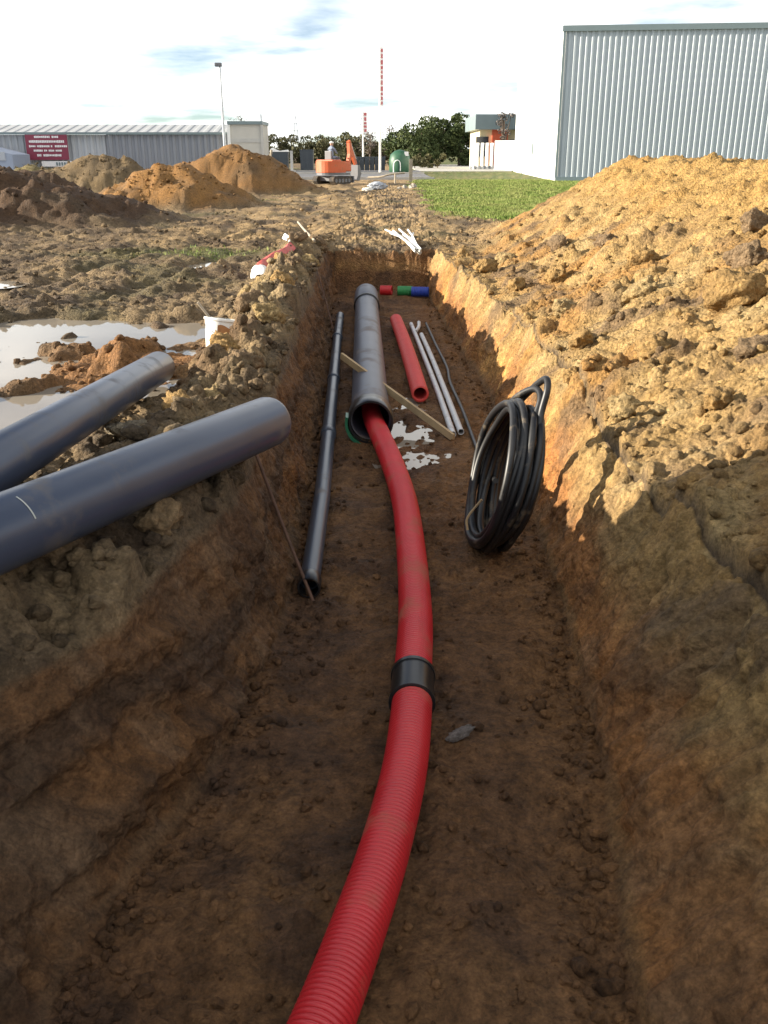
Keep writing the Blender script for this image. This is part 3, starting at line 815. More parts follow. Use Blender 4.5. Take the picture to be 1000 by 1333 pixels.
red_path = [(-.36, 1.20, -.565), (-.235, 1.50, -.565), (-.16, 1.71, -.562), (-.07, 2.04, -.56), (.005, 2.36, -.56), (.073, 2.75, -.56), (.11, 3.14, -.56), (.125, 3.44, -.56),
            (.15, 3.93, -.56), (.152, 4.66, -.56), (.13, 5.5, -.56), (.055, 6.3, -.555), (-.03, 6.95, -.55), (-.10, 7.5, -.545), (-.14, 8.2, -.54), (-.16, 9.0, -.54)]
rd = corrugated(red_path, .082, .0185, .0080, 28).build('red_duct', M['duct'], smooth=True, angle=60)
tag(rd, 'long red corrugated duct curving down the trench into the big grey pipe', 'duct')
sl = empty('duct_coupling', (.118, 3.29, -.56)); tag(sl, 'black plastic coupling sleeve around the long red duct', 'coupling')
d = (Vector((.125, 3.46, 0)) - Vector((.108, 3.12, 0))).normalized()
b_ = MB(); b_.tube([d * t for t in (-.10, -.096, .096, .10)], [.085, .090, .090, .085], 32, inner=.010); b_.build('sleeve', M['black'], sl, True)
for t in (-.10, .10):
    b_ = MB(); b_.tube([d * (t - .012), d * (t - .010), d * (t + .010), d * (t + .012)], [.088, .095, .095, .088], 32, inner=.010); b_.build('collar', M['black'], sl, True)

rd2 = corrugated([(.335, 8.34, -.565), (.315, 8.9, -.562), (.285, 9.73, -.56), (.23, 11.05, -.56), (.16, 12.4, -.56)], .081, .022, .006, 22, inner=.014).build('red_duct', M['duct_far'], smooth=True, angle=60)
tag(rd2, 'short open-ended red duct lying between the big grey pipe and pale conduits', 'duct')

# large grey pipe in the trench
gp_a, gp_b = Vector((-.105, 7.10, -.485)), Vector((-.27, 14.3, -.475))
gd = (gp_b - gp_a).normalized()
gpipe = empty('drain_pipe', gp_a); tag(gpipe, 'big dusty grey drain pipe in the trench that swallows the red duct', 'pipe')
b_ = MB(); L_ = (gp_b - gp_a).length
b_.tube([gd * t for t in (.05, L_ - 1.2)], .160, 40, inner=.009); b_.build('barrel', M['pvc_dusty'], gpipe, True)
b_ = MB(); b_.tube([gd * t for t in (L_ - 1.22, L_ - 1.19, L_ - .2, L_ - .1)], [.164, .176, .176, .160], 40, inner=.009); b_.build('socket', M['pvc_dusty'], gpipe, True)
b_ = MB(); b_.tube([gd * t for t in (L_ - 1.26, L_ - 1.25, L_ - 1.225, L_ - 1.215)], [.168, .182, .182, .168], 40, inner=.01); b_.build('seal_ring', M['black'], gpipe, True)
b_ = MB(); b_.tube([gd * t for t in (-.02, .0, .20, .22)], [.176, .182, .182, .168], 40, inner=.016); b_.build('mouth_sleeve', M['black'], gpipe, True)
gs = MB()
side = gd.cross(Vector((0, 0, 1))).normalized(); upv = side.cross(gd)
vs, fs = [], []
n_ = 26
for i in range(n_ + 1):
    a = R(165 + 150 * i / n_)
    for rr, tt in ((.184, -.05), (.206, -.05), (.206, .10), (.184, .10)):
        vs.append((side * math.cos(a) + upv * math.sin(a)) * rr + gd * tt)
for i in range(n_):
    for k in range(4):
        a, c = i * 4 + k, i * 4 + (k + 1) % 4
        fs.append((a, c, c + 4, a + 4))
fs += [(0, 1, 2, 3), tuple(n_ * 4 + k for k in (3, 2, 1, 0))]
gs.add(vs, fs); gs.build('green_collar', M['green'], gpipe, True)

# dark small-bore pipe along the left wall
bp_ = empty('small_drain_pipe', (-.39, 4.40, -.59)); tag(bp_, 'slim dark pipe with joints lying along the left trench wall', 'pipe')
bpath = [Vector(p) - Vector((-.39, 4.40, -.59)) for p in ((-.39, 4.40, -.59), (-.405, 5.65, -.585), (-.445, 7.1, -.58), (-.45, 7.35, -.58), (-.50, 9.0, -.575), (-.505, 9.2, -.575), (-.565, 11.2, -.57), (-.60, 12.75, -.56))]
for a_, c_ in (((0, 1, 2)), ((3, 4)), ((5, 6))) if False else (((0, 1, 2), None), ((2, 4), None), ((4, 6), None), ((6, 7), None)):
    b_ = MB(); b_.tube([bpath[i] for i in a_], .054, 24, inner=.004); b_.build('pipe_length', M['pvc_dark'], bp_, True)
for i in (2, 4, 6):
    dd = (bpath[i] - bpath[i - 1]).normalized()
    b_ = MB(); b_.tube([bpath[i] + dd * t for t in (-.07, -.06, .05, .06)], [.056, .063, .063, .056], 24, inner=.006); b_.build('joint_socket', M['pvc_dark'], bp_, True)
dd = (bpath[0] - bpath[1]).normalized()
b_ = MB(); b_.tube([dd * -.02, dd * .0, dd * .09, dd * .10], [.056, .062, .062, .057], 24, inner=.007); b_.build('open_socket', M['black'], bp_, True)

# pale conduits and dark tube on the right of the floor
for i, pts in enumerate([[(.56, 7.20, -.617), (.515, 8.65, -.615), (.45, 10.27, -.61), (.36, 12.4, -.605)], [(.63, 7.27, -.617), (.585, 8.71, -.615), (.53, 10.27, -.61), (.47, 11.6, -.605)]]):
    b_ = MB(); b_.tube(spline(pts, .12), .026, 16, inner=.004)
    tag(b_.build('conduit', M['conduit'], smooth=True), ['longer pale grey conduit on the trench floor, beside the short red duct', 'shorter pale grey conduit on the trench floor, beside the thin dark tube'][i], 'conduit', 'pale conduits on the trench floor')
b_ = MB(); b_.tube(spline([(.40, 11.75, -.60), (.455, 12.1, -.60), (.47, 12.5, -.60)], .1), .024, 14, inner=.004)
tag(b_.build('conduit', M['conduit'], smooth=True), 'stub of pale conduit at the far end of the conduit pair', 'conduit', 'pale conduits on the trench floor')
b_ = MB(); b_.tube(spline([(.66, 5.15, -.30), (.70, 5.9, -.48), (.72, 6.7, -.615), (.70, 7.94, -.62), (.66, 9.0, -.615), (.67, 9.7, -.61), (.62, 10.9, -.61), (.56, 12.4, -.60)], .06), .016, 12)
tag(b_.build('tube', M['hose'], smooth=True), 'thin dark tube running from the hose coil beside the pale conduits', 'tube')

# short coloured ducts lying across the far end
for nm, x0, x1, yy_, mt, lb in (('red_duct', -.06, .13, 15.25, M['duct'], 'stub of red duct lying crosswise at the far end of the trench'),
                               ('green_duct', .22, .46, 15.18, M['greenduct'], 'stub of green duct lying crosswise at the far end of the trench'),
                               ('blue_duct', .44, .72, 15.08, M['blueduct'], 'stub of blue duct lying crosswise at the far end of the trench')):
    b_ = corrugated([(x0, yy_, -.555), ((x0 + x1) / 2, yy_ - .01, -.555), (x1, yy_ - .03, -.555)], .080, .024, .006, 20, inner=.012)
    tag(b_.build(nm, mt, smooth=True, angle=60), lb, 'duct', 'coloured duct stubs at the trench end')

# plank leaning across the big pipe
pk = MB(); a_, c_ = Vector((-.43, 9.02, -.25)), Vector((.55, 7.12, -.615))
a_ = Vector((-.42, 8.55, -.40)); c_ = Vector((.56, 7.13, -.625))
dd = (c_ - a_).normalized(); rot = Matrix((dd, Vector((0, 0, 1)).cross(dd).normalized(), dd.cross(Vector((0, 0, 1)).cross(dd).normalized()))).transposed()
a_ = Vector((-.40, 8.60, -.262))
dd = (c_ - a_).normalized(); yv = Vector((0, 0, 1)).cross(dd).normalized(); rot = Matrix((dd, yv, dd.cross(yv))).transposed()
pk.box((a_ + c_) / 2, ((c_ - a_).length, .024, .062), rot, .003)
tag(pk.build('plank', M['wood']), 'sawn timber plank resting across the big grey pipe in the trench', 'plank')

# two big pipes on the left bank
def big_pipe(pa, pb, rad, label, marks):
    pa, pb = Vector(pa), Vector(pb); L_ = (pb - pa).length; dd = (pb - pa).normalized()
    o = empty('drain_pipe', pa); tag(o, label, 'pipe', 'blue-grey pipes on the left bank')
    b_ = MB(); b_.tube([dd * t for t in (0, .004, L_ - .03, L_ - .006, L_)], [rad - .002, rad, rad, rad - .004, rad - .008], 56, inner=.010)
    b_.build('barrel', M['pvc'], o, True)
    sd = dd.cross(Vector((0, 0, 1))).normalized(); uu = sd.cross(dd)
    for (t, w, a0, a1) in marks:                 # printed line and scuffs on the barrel
        vs, fs = [], []
        nn = 10
        for i in range(nn + 1):
            a = R(a0 + (a1 - a0) * i / nn); e = (sd * math.cos(a) + uu * math.sin(a)) * (rad + .0015)
            vs += [e + dd * (t - w / 2), e + dd * (t + w / 2)]
        fs = [(2 * i, 2 * i + 1, 2 * i + 3, 2 * i + 2) for i in range(nn)]
        MB().add(vs, fs).build('insertion_mark', M['mark'], o, True)
    return o
dd = (Vector((-.58, 4.50, .245)) - Vector((-1.26, 2.80, .34))).normalized()
big_pipe(Vector((-1.26, 2.80, .34)) - dd * 3.2, Vector((-.575, 4.51, .245)), .126, 'nearer blue-grey pipe sticking out over the trench edge', [(3.24, .006, 25, 70)])
dd = (Vector((-1.60, 6.7, .09)) - Vector((-1.95, 4.3, .09))).normalized()
p2a, p2b = Vector((-1.54, 3.50, .35)), Vector((-1.625, 6.62, .065))
dd = (p2b - p2a).normalized()
big_pipe(p2a - dd * .65, p2b, .112, 'blue-grey pipe lying on the mud beside the puddle', [])

# coil of black hose leaning on the right wall
coil = empty('hose_coil', (.66, 4.93, FLOOR)); tag(coil, 'coil of black plastic hose leaning on the right trench wall', 'hose coil')
ax = Vector((-.955, -.05, .26)).normalized()
e1 = (Vector((0, 0, 1)) - ax * ax.z).normalized(); e2 = ax.cross(e1)
cc = Vector((.02, .02, .445))
turns = 9; pts = []
layers = [(r_ * .97, o_) for r_, o_ in ((.39, -.085), (.40, .085), (.37, -.075), (.395, -.05), (.41, -.015), (.405, .02), (.40, .055), (.365, -.04), (.36, -.005), (.365, .03), (.36, .065))]
b_ = MB()
for k, (rr, oo) in enumerate(layers):
    pts = []
    ph = U(0, 6.28); ph2 = U(0, 6.28)
    for i in range(73):
        a = 2 * math.pi * i / 72
        r_ = rr + .010 * math.sin(2 * a + ph) + .005 * math.sin(5 * a + ph2); o_ = oo + .014 * math.sin(a + ph2) + .008 * math.sin(3 * a + ph)
        pts.append(cc + (e1 * math.cos(a) * 1.06 + e2 * math.sin(a) * .98) * r_ + ax * o_)
    pts[-1] = pts[0]
    mb = MB(); mb.tube(pts, .0205, 12, caps=False); mb.build('hose_turn', M['hose'], coil, True)
loop = [cc + e1 * .36 + e2 * .20 + ax * .02, cc + e1 * .47 + e2 * .12 - ax * .01, cc + e1 * .56 + e2 * .03 - ax * .03, cc + e1 * .60 - e2 * .04 - ax * .045, cc + e1 * .55 - e2 * .10 - ax * .05, cc + e1 * .43 - e2 * .13 - ax * .05, cc + e1 * .32 - e2 * .22 - ax * .05]
MB().tube(spline(loop, .015), .0195, 12).build('loose_loop', M['hose'], coil, True)
loop = [cc + e1 * .30 + e2 * .27 + ax * .05, cc + e1 * .43 + e2 * .16 + ax * .03, cc + e1 * .52 + e2 * .04 - ax * .02, cc + e1 * .50 - e2 * .06 - ax * .04, cc + e1 * .40 - e2 * .12 - ax * .03, cc + e1 * .30 - e2 * .24 - ax * .02]
MB().tube(spline(loop, .015), .0195, 12).build('loose_loop', M['hose'], coil, True)
MB().tube(spline([cc - e1 * .37 + e2 * .02 + ax * .10, cc - e1 * .30 + e2 * .03 + ax * .12, cc - e1 * .16 + e2 * .0 + ax * .08], .02), .007, 8).build('tie', M['wood'], coil, True)

# rods and sticks
def rod(name, pts, r, mat, label, cat, group=None):
    b_ = MB(); b_.tube(spline(pts, .08), r, 8); return tag(b_.build(name, mat, smooth=True), label, cat, group)
rod('steel_rod', [(-.72, 4.80, .05), (-.53, 4.50, -.33), (-.345, 4.20, -.66)], .009, M['rust'], 'thin rusty rod leaning into the trench below the pipe that sticks out', 'rod')
rod('steel_rod', [(-.86, 12.3, .06), (-.72, 11.6, -.20), (-.60, 11.1, -.50)], .007, M['rust'], 'thin brown rod leaning down the left wall beside the slim dark pipe', 'rod')
rod('wooden_stick', [(-1.75, 19.6, .22), (-1.42, 17.2, .24), (-1.10, 15.2, .22)], .02, M['oldwood'], 'crooked wooden stick on the spoil ridge at the far left trench corner', 'stick')
rod('wooden_stake', [(-6.55, 36.4, 1.50), (-6.75, 36.2, .8), (-6.8, 36.1, .05)], .06, M['oldwood'], 'pale wooden stake leaning on the tallest orange-brown heap', 'stake') if False else None

# bundle of white tubes stuck in the end of the trench
hub = Vector((.50, 16.2, .04))
bt = empty('tube_bundle', hub); tag(bt, 'bundle of thin white tubes fanning out above the far trench end', 'tubes')
for i in range(10):
    t = i / 9.0
    tip = Vector((-.42 + .46 * t + U(-.07, .07), 1.2 + U(-.5, .8), .10 + U(-.04, .12)))
    s0 = Vector((U(-.06, .06), U(-.05, .05), U(-.05, .05)))
    MB().tube([s0 + Vector((.06, -.25, -.05)), s0, s0.lerp(tip, .5) + Vector((0, 0, .03)), tip], .016, 10, inner=.003).build('tube', M['white'], bt, True)

# white bucket
bk = empty('bucket', (-1.36, 7.60, gz0(-1.36, 7.60) + .04)); tag(bk, 'white plastic bucket, orange-brown on one side, with mud and a stick in it, beside the puddle', 'bucket')
bk.rotation_euler = (R(-9), R(7), 0)
b_ = MB(); b_.tube([(0, 0, 0), (0, 0, .004), (0, 0, .24), (0, 0, .25)], [.105, .112, .140, .138], 32, inner=.004)
b_.tube([(0, 0, .004), (0, 0, .008)], .107, 32); b_.build('shell', M['white'], bk, True)
MB().tube([(0, 0, .232), (0, 0, .236), (0, 0, .252), (0, 0, .256)], [.140, .149, .149, .142], 32, inner=.008).build('rim', M['white'], bk, True)
MB().tube([(0, 0, .13), (0, 0, .135)], .124, 28).build('mud_fill', plain_mat('ochre_mud', (.36, .21, .10), .8, .2, 9, bump=.4), bk, True)
MB().tube(spline([(-.134, 0, .24), (-.10, -.12, .15), (0, -.165, .10), (.10, -.12, .15), (.134, 0, .24)], .02), .004, 8).build('bail_handle', M['steel'], bk, True)
vs, fs = [], []  # orange-brown patch over the right front quarter of the shell
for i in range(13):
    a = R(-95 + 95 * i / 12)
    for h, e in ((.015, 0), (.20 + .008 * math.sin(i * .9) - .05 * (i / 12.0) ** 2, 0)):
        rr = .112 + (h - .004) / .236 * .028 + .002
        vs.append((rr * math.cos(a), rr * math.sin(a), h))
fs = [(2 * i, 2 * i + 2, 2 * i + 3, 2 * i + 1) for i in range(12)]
MB().add(vs, fs).build('orange_patch', plain_mat('orange_brown_patch', (.42, .20, .075), .8, .25, 14), bk, True)
MB().tube([(.02, .02, .12), (-.20, -.06, .36)], .011, 10).build('stick', M['oldwood'], bk, True)

# red and white plastic sheet on the ridge
rs_ = empty('plastic_sheet', (-1.62, 12.1, gz0(-1.62, 12.1) + .02)); tag(rs_, 'crumpled red plastic sheet with white ends on the spoil ridge', 'sheet')
def crumple(name, path, w, mat, seed):
    pts = spline(path, .05); vs, fs = [], []; n = 9
    for i, p in enumerate(pts):
        t = Vector(pts[min(i + 1, len(pts) - 1)] - pts[max(i - 1, 0)]).normalized(); sd = t.cross(Vector((0, 0, 1))).normalized()
        for k in range(n):
            u = (k / (n - 1) - .5)
            h = .07 * math.cos(u * math.pi) + .03 * float(n2(np.array(i * .13), np.array(k * .45), seed))
            vs.append(p + sd * u * w * (1 + .25 * float(n2(np.array(i * .12), np.array(1.3), seed + 3))) + Vector((0, 0, h)))
    for i in range(len(pts) - 1):
        for k in range(n - 1):
            a = i * n + k; fs.append((a, a + 1, a + n + 1, a + n))
    return MB().add(vs, fs).build(name, mat, rs_, True, angle=70)
crumple('red_sheet', [(0, .1, .03), (.02, .6, .08), (.12, 1.2, .12), (.22, 1.9, .14), (.2, 2.4, .14)], .17, M['cloth_red'], 3)
crumple('white_end', [(.10, -.38, .0), (.06, -.15, .05), (.02, .16, .06)], .24, M['white'], 5)
crumple('white_end', [(.2, 2.35, .15), (.16, 2.8, .19), (.05, 3.2, .20)], .13, M['white'], 8)

# ------------------------------------------------------------------ grass
def grass_patch(name, n, f, hmin, hmax, label):
    pts = rand_in(n, f)
    z, Zz = terrain(pts[:, 0], pts[:, 1])
    keep = Zz['grass'] > rng.uniform(.15, .6, n); pts, z = pts[keep], z[keep]; n = len(pts)
    a = rng.uniform(0, 6.28, n); h = rng.uniform(hmin, hmax, n); w = h * .10 + .0004 * pts[:, 1]
    ln = rng.uniform(-.5, .5, (n, 2)) * h[:, None]
    bx, by = np.cos(a) * w, np.sin(a) * w
    P = np.stack([np.stack([pts[:, 0] - bx, pts[:, 1] - by, z - .02], -1), np.stack([pts[:, 0] + bx, pts[:, 1] + by, z - .02], -1),
                  np.stack([pts[:, 0] + ln[:, 0], pts[:, 1] + ln[:, 1], z + h], -1)], 1).reshape(-1, 3)
    o = link(name, np_mesh(name, P, np.arange(n * 3).reshape(-1, 3), False), M['grass']); return tag(o, label, 'grass', kind='stuff')
def pg_right():
    y = near_y(21, 62); return (U(.8, 3.5 + .16 * y), y)
def pg_left():
    return (U(-14, -1.5), near_y(14, 40))
grass_patch('grass', 150000, pg_right, .02, .075, 'rough green grass between the sand bank and the white-walled hall')
grass_patch('grass', 26000, pg_left, .02, .07, 'sparse grass on the mud around the left spoil heaps')

# ------------------------------------------------------------------ road, kerb and far ground cover
def slab(name, x0, x1, y0, y1, z0, z1, mat):
    return tag(MB().box(((x0 + x1) / 2, (y0 + y1) / 2, (z0 + z1) / 2), (x1 - x0, y1 - y0, z1 - z0)).build(name, mat), kind='structure')
slab('road', -70, 3.2, 62.5, 78, -.2, .06, M['asphalt'])
slab('pavement', -70, 3.2, 78.25, 92, -.2, .10, M['asphalt'])
slab('kerb', -70, 3.2, 62.2, 62.5, -.2, .16, M['kerb'])
slab('kerb', -70, 3.2, 78.0, 78.25, -.2, .18, M['kerb'])
slab('roadside_strip', 3.2, 12, 92, 150, -.2, .05, M['kerb'])

# ------------------------------------------------------------------ the hall on the right
hall = empty('industrial_hall', (10.3, 59.0, 0), R(-7)); tag(hall, 'big grey corrugated hall with a white side wall behind the sand bank', 'building')
HH = 8.35
prof = [(0, 0), (.09, 0), (.16, -.07), (.25, -.07), (.33, 0)]
xs_ = []
for k in range(3): xs_ += [(p[0] + .33 * k, p[1]) for p in prof[:-1]]
xs_.append((.99, 0))
vs = [(x, y, .25) for x, y in xs_] + [(x, y, HH - .3) for x, y in xs_]; n_ = len(xs_)
panel = MB().add(vs, [(i, i + 1, n_ + i + 1, n_ + i) for i in range(n_ - 1)]).build('cladding_panel', M['cladding'], hall)
panel.location = (.12, -.02, 0)
for i in range(1, 44):
    c = panel.copy(); col.objects.link(c); c.parent = hall; c.location = (.12 + .99 * i, -.02, 0)
MB().box((22, .20, HH / 2), (43.7, .3, HH - .4)).build('wall', M['concrete'], hall)
MB().box((21.9, -.05, .12), (43.8, .22, .26)).build('base_plinth', M['trim'], hall)
MB().box((21.9, -.06, HH - .16), (44.0, .26, .30)).build('roof_trim', M['trim'], hall)
MB().box((.03, -.03, HH / 2 - .05), (.14, .2, HH - .5)).build('corner_trim', M['trim'], hall)
sw = MB(); sw.prism([(0, .35), (.3, .35), (-1.9, 33.2), (-2.2, 33.2)], 0, HH - .1, 'xy'); sw.build('side_wall', M['render'], hall)
MB().prism([(.3, .35), (44, .35), (44, 33), (-1.9, 33)], HH - .35, HH - .25, 'xy').build('roof', M['roof'], hall)
dr = MB().box((-1.62, 24.0, 1.5), (.10, .28, 3.0)).build('downpipe', M['steel'], hall)
MB().box((-1.02, 15.5, 1.9), (.12, .9, .75)).build('vent_grille', M['trim'], hall)
MB().box((43.85, 16.5, HH / 2 - .2), (.3, 33, HH - .4)).build('back_wall', M['concrete'], hall)

# building behind the hall's corner
sh = empty('shop_building', (12.2, 108, 0)); tag(sh, 'low cream building with a grey roof band and a red entrance panel', 'building')
MB().box((2.0, 6, 2.0), (7.6, 12, 4.0)).build('wall', M['cream'], sh)
MB().box((1.9, 5.7, 4.75), (8.6, 13.4, 1.5)).build('roof_band', M['trim'], sh)
MB().box((.35, -.2, 2.05), (1.7, .5, 4.1)).build('red_panel', M['redpanel'], sh)
MB().box((-1.5, .25, 2.3), (1.3, .7, 2.0)).build('window', M['darkglass'], sh)
MB().box((1.9, -.12, 1.5), (.9, .3, 3.0)).build('door', M['darkglass'], sh)
MB().box((3.0, -.15, 2.0), (.35, .4, 4.0)).build('pillar', M['render'], sh)
# white fence in front of it
fn = empty('white_fence', (9.0, 101, 0)); tag(fn, 'white panel fence with gaps in front of the low cream building', 'fence')
for i in range(5):
    MB().box((.05 + i * .52, i * .25, 1.35), (.40, .06, 2.5), Matrix.Rotation(R(-48), 3, 'Z')).build('panel', M['render'], fn)
MB().box((1.1, .6, .25), (2.8, .10, .3), Matrix.Rotation(R(25), 3, 'Z')).build('rail', M['steel'], fn)
gw = MB().box((12.4, 99.5, 1.4), (2.9, .25, 2.8), Matrix.Rotation(R(-40), 3, 'Z')).build('garden_wall', M['render']); tag(gw, 'white wall segment between the fence and the red entrance panel', 'wall')

# ------------------------------------------------------------------ warehouse on the left
wh = empty('warehouse', (-46, 98, 0)); tag(wh, 'long low grey warehouse with a corrugated roof behind the spoil heaps', 'building')
def ribbed(x0, x1, z0, z1, pitch, dep, y=0.0, ytop=None):
    b_ = MB(); pts = []; x = x0
    while x < x1:
        for u, e in ((0, 0), (.35, 0), (.5, -dep), (.85, -dep)): pts.append((x + u * pitch, y + e))
        x += pitch
    n = len(pts); dt = 0 if ytop is None else ytop - y
    b_.add([(p[0], p[1], z0) for p in pts] + [(p[0], p[1] + dt, z1) for p in pts], [(i, i + 1, n + i + 1, n + i) for i in range(n - 1)])
    return b_
ribbed(0, 18.6, 0, 3.3, .62, .12).build('wall_cladding', M['cladding_far'], wh)
ribbed(18.7, 30.6, 0, 3.4, .62, .12, -.25).build('wall_cladding', M['cladding_dark'], wh)  # darker colour stands in for a wall section turned from the light
MB().box((15.3, 5, 1.6), (30.4, 9.4, 3.2)).build('wall', M['cladding_dark'], wh)
MB().box((15.3, -.5, 3.42), (31.0, .3, .22)).build('gutter', M['trim'], wh)
ribbed(-.2, 30.8, 3.5, 4.35, 1.0, .25, -.3, 4.5).build('roof', M['roof'], wh)
MB().box((4.7, -.25, 4.0), (7.5, .2, .9)).build('roof_sheet', M['roof'], wh) if False else None
sg = empty('sign_board', (-33.1, 97.4, 1.0)); tag(sg, 'maroon sign board with white lettering on the grey warehouse', 'sign')
MB().box((0, 0, 1.2), (4.1, .08, 2.4)).build('board', M['maroon'], sg)
for r_, (z, w, h) in enumerate([(2.1, 2.3, .20), (1.68, 3.4, .24), (1.25, 3.9, .20), (.85, 2.7, .20), (.42, 2.5, .22)]):
    lt = MB(); x = -w / 2
    random.seed(50 + r_)
    while x < w / 2:
        q = U(.10, .20)
        if random.random() > .14: lt.box((x + q / 2, -.06, z), (q * .78, .03, h * U(.75, 1.0)))
        x += q
    tag(lt.build('lettering', M['letter'], sg), kind='stuff')
nb = empty('number_plate', (-32.0, 97.4, .35)); tag(nb, 'white strip with dark marks hung below the maroon sign board', 'sign')
MB().box((0, 0, .28), (3.6, .08, .5)).build('board', M['letter'], nb)
lt = MB()
for i in range(7): lt.box((-.3 + i * .26, -.06, .28), (.17, .03, .32))
tag(lt.build('lettering', M['trim'], nb), kind='stuff')
lt_ = empty('lean_to', (-44.0, 92, 0)); tag(lt_, 'blue-grey lean-to with a dark window at the left end of the warehouse', 'building')
MB().prism([(0, 0), (9.4, 0), (9.4, 1.5), (6.5, 2.2), (0, 2.7)], 0, 4.5).build('wall', plain_mat('blue_grey_wall', (.30, .34, .42), .7, .06, 1), lt_)
MB().box((7.0, -.05, 1.35), (1.05, .12, .85)).build('window', M['darkglass'], lt_)
MB().box((8.3, -.05, 1.35), (.9, .10, .75)).build('window', M['cladding_far'], lt_)
MB().box((4.9, -.05, 1.2), (.9, .12, 1.5)).build('door', M['darkglass'], lt_)

bb = empty('beige_block', (-15.0, 96, 0)); tag(bb, 'pale beige concrete block building at the end of the warehouse', 'building')
MB().box((1.65, 2.5, 2.1), (3.2, 5, 4.2)).build('wall', M['beige'], bb)
MB().box((1.65, 2.45, 4.33), (3.4, 5.3, .30)).build('parapet', M['trim'], bb)
MB().box((1.65, -.03, 2.75), (3.1, .08, .36)).build('band', M['concrete'], bb)
MB().box((.05, -.05, 2.1), (.28, .2, 4.1)).build('corner_pillar', M['render'], bb)
MB().box((3.25, -.05, 2.15), (.24, .2, 4.3)).build('corner_pillar', M['concrete'], bb)
MB().box((3.2, .2, 4.75), (.12, .12, .7)).build('mast', M['steel'], bb)

lp = empty('lamp_post', (-12.85, 80, 0)); tag(lp, 'tall thin lamp post above the tallest spoil heap', 'lamp post')
MB().tube([(0, 0, 0), (0, 0, 3), (-.02, 0, 7.9)], [.13, .11, .07], 12).build('pole', M['steel'], lp, True)
MB().box((-.12, -.1, 8.05), (.55, .4, .28), None, .06).build('lamp_head', M['greypaint'], lp)

# ------------------------------------------------------------------ flag masts
def mast(loc, h, bz0, bz1, label, seed, w):
    o = empty('banner_mast', loc); tag(o, label, 'mast')
    MB().tube([(0, 0, 0), (0, 0, h)], [.10, .06], 12).build('pole', M['render'], o, True)
    MB().box((.06 + w / 2, 0, (bz0 + bz1) / 2), (w, .03, bz1 - bz0)).build('banner', M['letter'], o)
    b_ = MB(); random.seed(seed); z = bz0 + .12
    while z < bz1 - .15:
        hh = U(.22, .42); b_.box((.06 + w / 2, -.03, z + hh / 2), (w * U(.55, .9), .03, hh * .8)); z += hh + .05
    tag(b_.build('lettering', M['redletter'], o), kind='stuff')
    return o
mast((-.32, 78.9, .10), 9.5, 4.9, 9.1, 'tall white mast with a narrow banner of red letters by the road', 4, .20)
mast((-1.95, 92.5, .10), 5.2, 3.2, 5.0, 'short white mast with a red-striped banner behind the dark bins', 9, .32)

# ------------------------------------------------------------------ recycling bins
def dark_bin(loc, w, h, lid, label, grp):
    o = empty('waste_container', loc); tag(o, label, 'bin', grp)
    MB().prism([(-w / 2 * .92, .12), (w / 2 * .92, .12), (w / 2, h), (-w / 2, h)], 0, 1.1).build('body', M['bin_dark'], o)
    for i in range(3): MB().box((-w / 2 * .7 + i * w * .35, -.03, h * .5), (w * .09, .06, h * .7)).build('rib', M['bin_dark'], o)
    if lid: MB().prism([(-w / 2 * 1.03, h), (w / 2 * 1.03, h), (w / 2 * .9, h + .16), (0, h + .06), (-w / 2 * .8, h + .30)], -.05, 1.15).build('lid', M['render'], o)
    else: MB().box((0, .55, h + .05), (w * 1.04, 1.2, .10)).build('lid', M['bin_dark'], o)
dark_bin((-9.15, 86, .10), 1.6, 1.62, True, 'dark waste container with a white lid right of the tallest spoil heap', 'waste containers across the road')
dark_bin((-6.75, 86, .10), 1.15, 1.7, False, 'dark waste container behind the orange excavator', 'waste containers across the road')
pl = MB().box((-8.0, 85.5, .95), (.22, .2, 1.7)).box((-8.0, 85.5, .16), (.6, .5, .14)).build('bollard', M['concrete']); tag(pl, 'pale concrete post on a base between two dark waste containers', 'post')
for i in range(6):
    dark_bin((-2.35 + i * .44 + (0.0 if i < 5 else .05), 84.5, .10), .40, 1.12, False, 'dark upright bin in the row behind the white banner mast', 'row of dark bins by the banner mast')
gb = empty('recycling_bank', (1.35, 84, .10)); tag(gb, 'rounded green recycling bank with a white plate across the road', 'recycling bank')
MB().tube([(0, 0, 0), (0, 0, .1), (0, 0, .9), (0, 0, 1.4), (0, 0, 1.68), (0, 0, 1.78)], [.86, .92, .92, .80, .45, .1], 20).build('body', M['bin_green'], gb, True)
MB().box((.55, -.62, 1.45), (.34, .1, .34)).build('plate', M['letter'], gb)
MB().tube(spline([(-.55, -.95, 0), (-.52, -.95, .7), (-.25, -.95, .95), (.0, -.95, .75), (.02, -.95, 0)], .1), .04, 8).build('hoop', M['render'], gb, True)

# wooden post, rails and bag at the end of the site
wp = MB().box((1.55, 57.0, .62), (.20, .16, 1.24)).build('wooden_post', M['oldwood']); tag(wp, 'pale wooden post at the kerb in front of the green recycling bank', 'post')
rl = MB().tube(spline([(-.9, 55.0, .30), (-.2, 54.6, .34), (.3, 54.5, .46), (1.2, 54.6, .55)], .2), .05, 8).build('branch', M['oldwood'], smooth=True); tag(rl, 'rough pole lying across low stakes beside the wooden post', 'pole')
sk = MB().tube([(.62, 54.4, -.05), (.62, 54.4, .5)], .05, 8).build('stake', M['oldwood'], smooth=True); tag(sk, 'short stake carrying the rough pole beside the wooden post', 'stake')
bgm = empty('rubble_bag', (-.3, 43.0, gz0(-.3, 43.0) - .03)); tag(bgm, 'crumpled grey-white bag lying on the track beyond the trench', 'bag')
v, f = big_meshes[2]; me = np_mesh('sack', v * np.array([.42, .35, .28]) + np.array([0, 0, .22]), f); link('sack', me, M['bag'], bgm)
